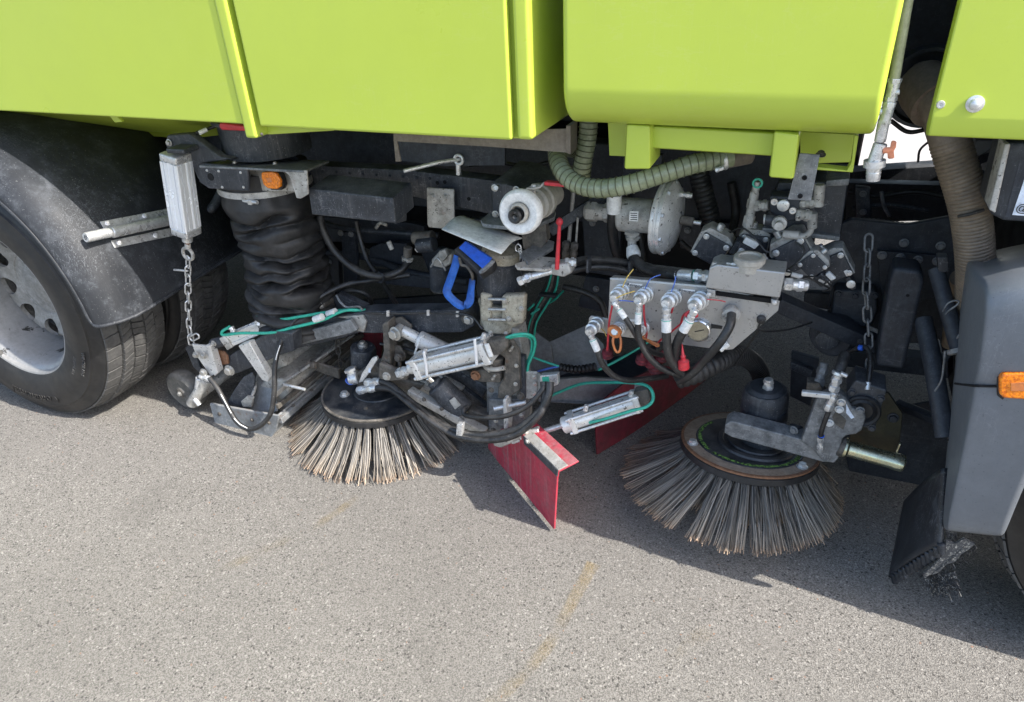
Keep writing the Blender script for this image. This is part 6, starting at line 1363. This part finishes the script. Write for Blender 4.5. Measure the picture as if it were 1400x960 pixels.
slab('arm_plate', 'scuffed_steel', [(1095, 604), (1116, 546), (1127, 540), (1142, 535), (1156, 544), (1166, 559), (1181, 564), (1184, 572), (1178, 589), (1170, 594), (1157, 596), (1152, 600), (1146, 628), (1140, 634), (1124, 630), (1108, 612)], .03, 1.68, bv=.005, seg=2)
for q, m_ in (((1150, 550), 'galvanised'), ((1147.5, 559.5), 'white_plastic'), ((1133.5, 578), 'white_plastic'), ((1176, 561), 'scuffed_steel')): bolt((*q, 1.678), 4.4, m=m_)
slab('rust_patch', 'dirty_iron', [(1142, 564), (1148, 566), (1157, 575), (1153, 588), (1142, 580), (1138, 570)], .002, 1.6785, bv=0)
slab('paint_chip', 'label_blue_white', [(1157, 552), (1162, 562), (1168, 571), (1164, 573), (1157, 565)], .0015, 1.6785, bv=0)
beam('tap_lever', 'aluminium', (1096, 537, 1.66), (1136, 541, 1.655), 7.5, .014)
fitting('tap_body', 'galvanised', (1131, 561, 1.66), (1141, 536, 1.66), 5); fitting('tap_nut', 'galvanised', (1139, 535, 1.66), (1146, 512, 1.665), 6)
cyl('hose_clip', 'galvanised', (1145, 513, 1.664), (1147, 508, 1.667), 8.5); cyl('clip_screw', 'galvanised', (1149, 510, 1.65), (1158, 514, 1.65), 3)
tube('arm_hose', 'hose_rubber', [(1146, 513, 1.667), (1151, 497, 1.69), (1155, 485, 1.72)], 7.5, seg=14)
fitting('side_union', 'scuffed_steel', (1118, 530, 1.74), (1127, 496, 1.77), 6); slab('side_block', 'dirty_iron', [(1103, 523), (1120, 524), (1130, 540), (1118, 545), (1102, 535)], .03, 1.73)
tube('air_tube', 'hose_rubber', [(1133, 562, 1.658), (1127, 578, 1.655), (1123, 590, 1.655), (1122, 598, 1.66)], 3.4, seg=10); fitting('air_fitting', 'galvanised', (1122, 596, 1.665), (1121, 618, 1.67), 3.8); cyl('blue_ring', 'blue_plastic', (1123, 595, 1.66), (1122.6, 597, 1.66), 4.2)
cyl('pin_bush', 'black_steel', (1094, 590, 1.74), (1082, 586, 1.76), 8); bolt((1086, 588, 1.72), 4.6, (-.6, -1, 0), 'scuffed_steel')
slab('pivot_plate', 'olive_plate', [(1165, 535), (1215, 538), (1234, 566), (1230, 605), (1222, 640), (1160, 625)], .012, 1.80, bv=.002)
o = slab('cylinder_block', 'black_steel', [(1157, 537), (1170, 520), (1213, 534), (1208, 548), (1196, 588), (1160, 580)], .08, 1.70, bv=.005, seg=2)
lathe('cylinder_seal', 'soft_rubber', at(1178, 561, 1.698), (0, -1, 0), [(0, 0), (0, .044), (.006, .046), (.01, .042), (.006, .036), (.012, .03), (.004, .026), (.004, 0)], 36)
for q in ((1192, 585), (1204, 545), (1165, 536)): bolt((*q, 1.698), 4, m='black_steel')
cyl('top_nipple', 'galvanised', (1186, 533, 1.70), (1187, 522, 1.71), 3.6); tube('air_tube', 'hose_rubber', [(1187, 526, 1.71), (1190, 500, 1.74), (1188, 482, 1.77), (1180, 474, 1.79), (1160, 482, 1.82)], 3.2, seg=8)
cyl('blue_ring', 'blue_plastic', (1180, 476, 1.785), (1174, 475, 1.79), 4)
lathe('brass_pin', 'brass_zinc', at(1152, 611, 1.70), at(1224, 631, 1.70)-at(1152, 611, 1.70), [(0, 0), (0, .026), (.008, .028), (.014, .022), (.12, .022), (.128, .0235), (.148, .0235), (.152, .02), (.152, 0)], 28)
cyl('pin_collar', 'dirty_iron', (1146, 609, 1.70), (1154, 612, 1.70), 14); beam('pin_clip', 'brass_zinc', (1226, 618, 1.69), (1231, 606, 1.69), 3, .01)
bolt((1221, 571, 1.798), 5.5, m='black_steel')
# ------------------------------------------------------------------ mud flap and frayed strip
th = thing('mud_flap', 'black rubber mud flap with a ribbed torn edge hanging below the grey fairing', 'flap', atz(1230, 800, 0))
bm = bmesh.new(); rows = []
for i in range(13):
    t = i/12; l = V((1238, 686, 1.78)).lerp(V((1217, 790, 1.545)), t); r = V((1292, 640, 1.50)).lerp(V((1287, 745, 1.44)), t); rows.append([])
    for k in range(15):
        s = k/14; p = l.lerp(r, s); p.z += .012*sin(s*pi)*(1-t); p += Vector((-.012*sin(pi*s)*t, 0, 0)); rows[-1].append(bm.verts.new(p))
for i in range(12):
    for k in range(14): bm.faces.new((rows[i][k], rows[i][k+1], rows[i+1][k+1], rows[i+1][k]))
o = finish('flap_sheet', bm, 'black_plastic', smooth=60); md = o.modifiers.new('thick', 'SOLIDIFY'); md.thickness = .010; md.offset = 0
for k in range(13):
    s = (k+.5)/13; p = V((1218, 792, 1.54)).lerp(V((1287, 748, 1.438)), s); cyl('edge_rib', 'black_plastic', p+Vector((0, 0, .018)), p+Vector((.008, -.004, -.012)), .0095, .008, seg=10, bv=.3)
th = thing('frayed_strip', 'frayed black carpet strip with pale threads trailing beside the mud flap', 'strip', atz(1290, 800, 0))
rnd = random.Random(4)
def frayed(pts, nst, m='carpet'):
    P = [V(q) for q in pts]; o = slab('carpet_piece', m, P, .006, bv=0)
    return o
frayed([(1290, 718, 1.47), (1306, 720, 1.46), (1308, 736, 1.47), (1296, 738, 1.47)], 0)
frayed([(1294, 740, 1.44), (1306, 744, 1.44), (1318, 737, 1.44), (1325, 741, 1.44), (1333, 744, 1.44), (1324, 752, 1.44), (1314, 758, 1.44), (1306, 768, 1.44), (1294, 772, 1.44), (1284, 783, 1.45), (1272, 786, 1.45), (1264, 791, 1.45), (1262, 786, 1.45), (1278, 772, 1.44), (1288, 760, 1.44)], 0)
frayed([(1262, 793, 1.475), (1282, 786, 1.465), (1304, 782, 1.455), (1308, 791, 1.45), (1286, 800, 1.455), (1266, 803, 1.465)], 0)
frayed([(1270, 804, 1.46), (1306, 795, 1.445), (1312, 804, 1.44), (1290, 812, 1.443), (1275, 815, 1.447)], 0)
def fuzz(quad, n, m_):
    A, B, C_, D_ = [V(q) for q in quad]; bm = bmesh.new()
    for i in range(n):
        u, v = rnd.random(), rnd.random(); p = A.lerp(B, u).lerp(D_.lerp(C_, u), v); t = (D_-A).normalized()*rnd.uniform(-.2, 1)+(B-A).normalized()*rnd.gauss(0, .5)+Vector((0, -.3, rnd.gauss(0, .5)))
        p = p+Vector((0, -.004, .002)); L = rnd.uniform(.006, .017); sweep(bm, crom([p, p+t*L*.5+Vector((rnd.gauss(0, .002), 0, rnd.gauss(0, .002))), p+t*L], 2), lambda i, an: .00055, 3)
    finish('thread_fringe', bm, m_, smooth=60)['kind'] = 'stuff'
for m_, f in (('soft_rubber', 1.), ('strand', .16)):
    fuzz(((1291, 720, 1.455), (1305, 720, 1.46), (1311, 738, 1.46), (1297, 741, 1.455)), int(60*f), m_)
    fuzz(((1298, 744, 1.455), (1326, 737, 1.465), (1334, 747, 1.46), (1302, 770, 1.455)), int(150*f), m_)
    fuzz(((1266, 784, 1.475), (1298, 762, 1.46), (1304, 771, 1.455), (1270, 792, 1.47)), int(130*f), m_)
    fuzz(((1262, 794, 1.47), (1304, 782, 1.45), (1309, 792, 1.445), (1266, 804, 1.46)), int(140*f), m_)
    fuzz(((1270, 805, 1.455), (1306, 795, 1.44), (1312, 805, 1.436), (1275, 817, 1.44)), int(130*f), m_)
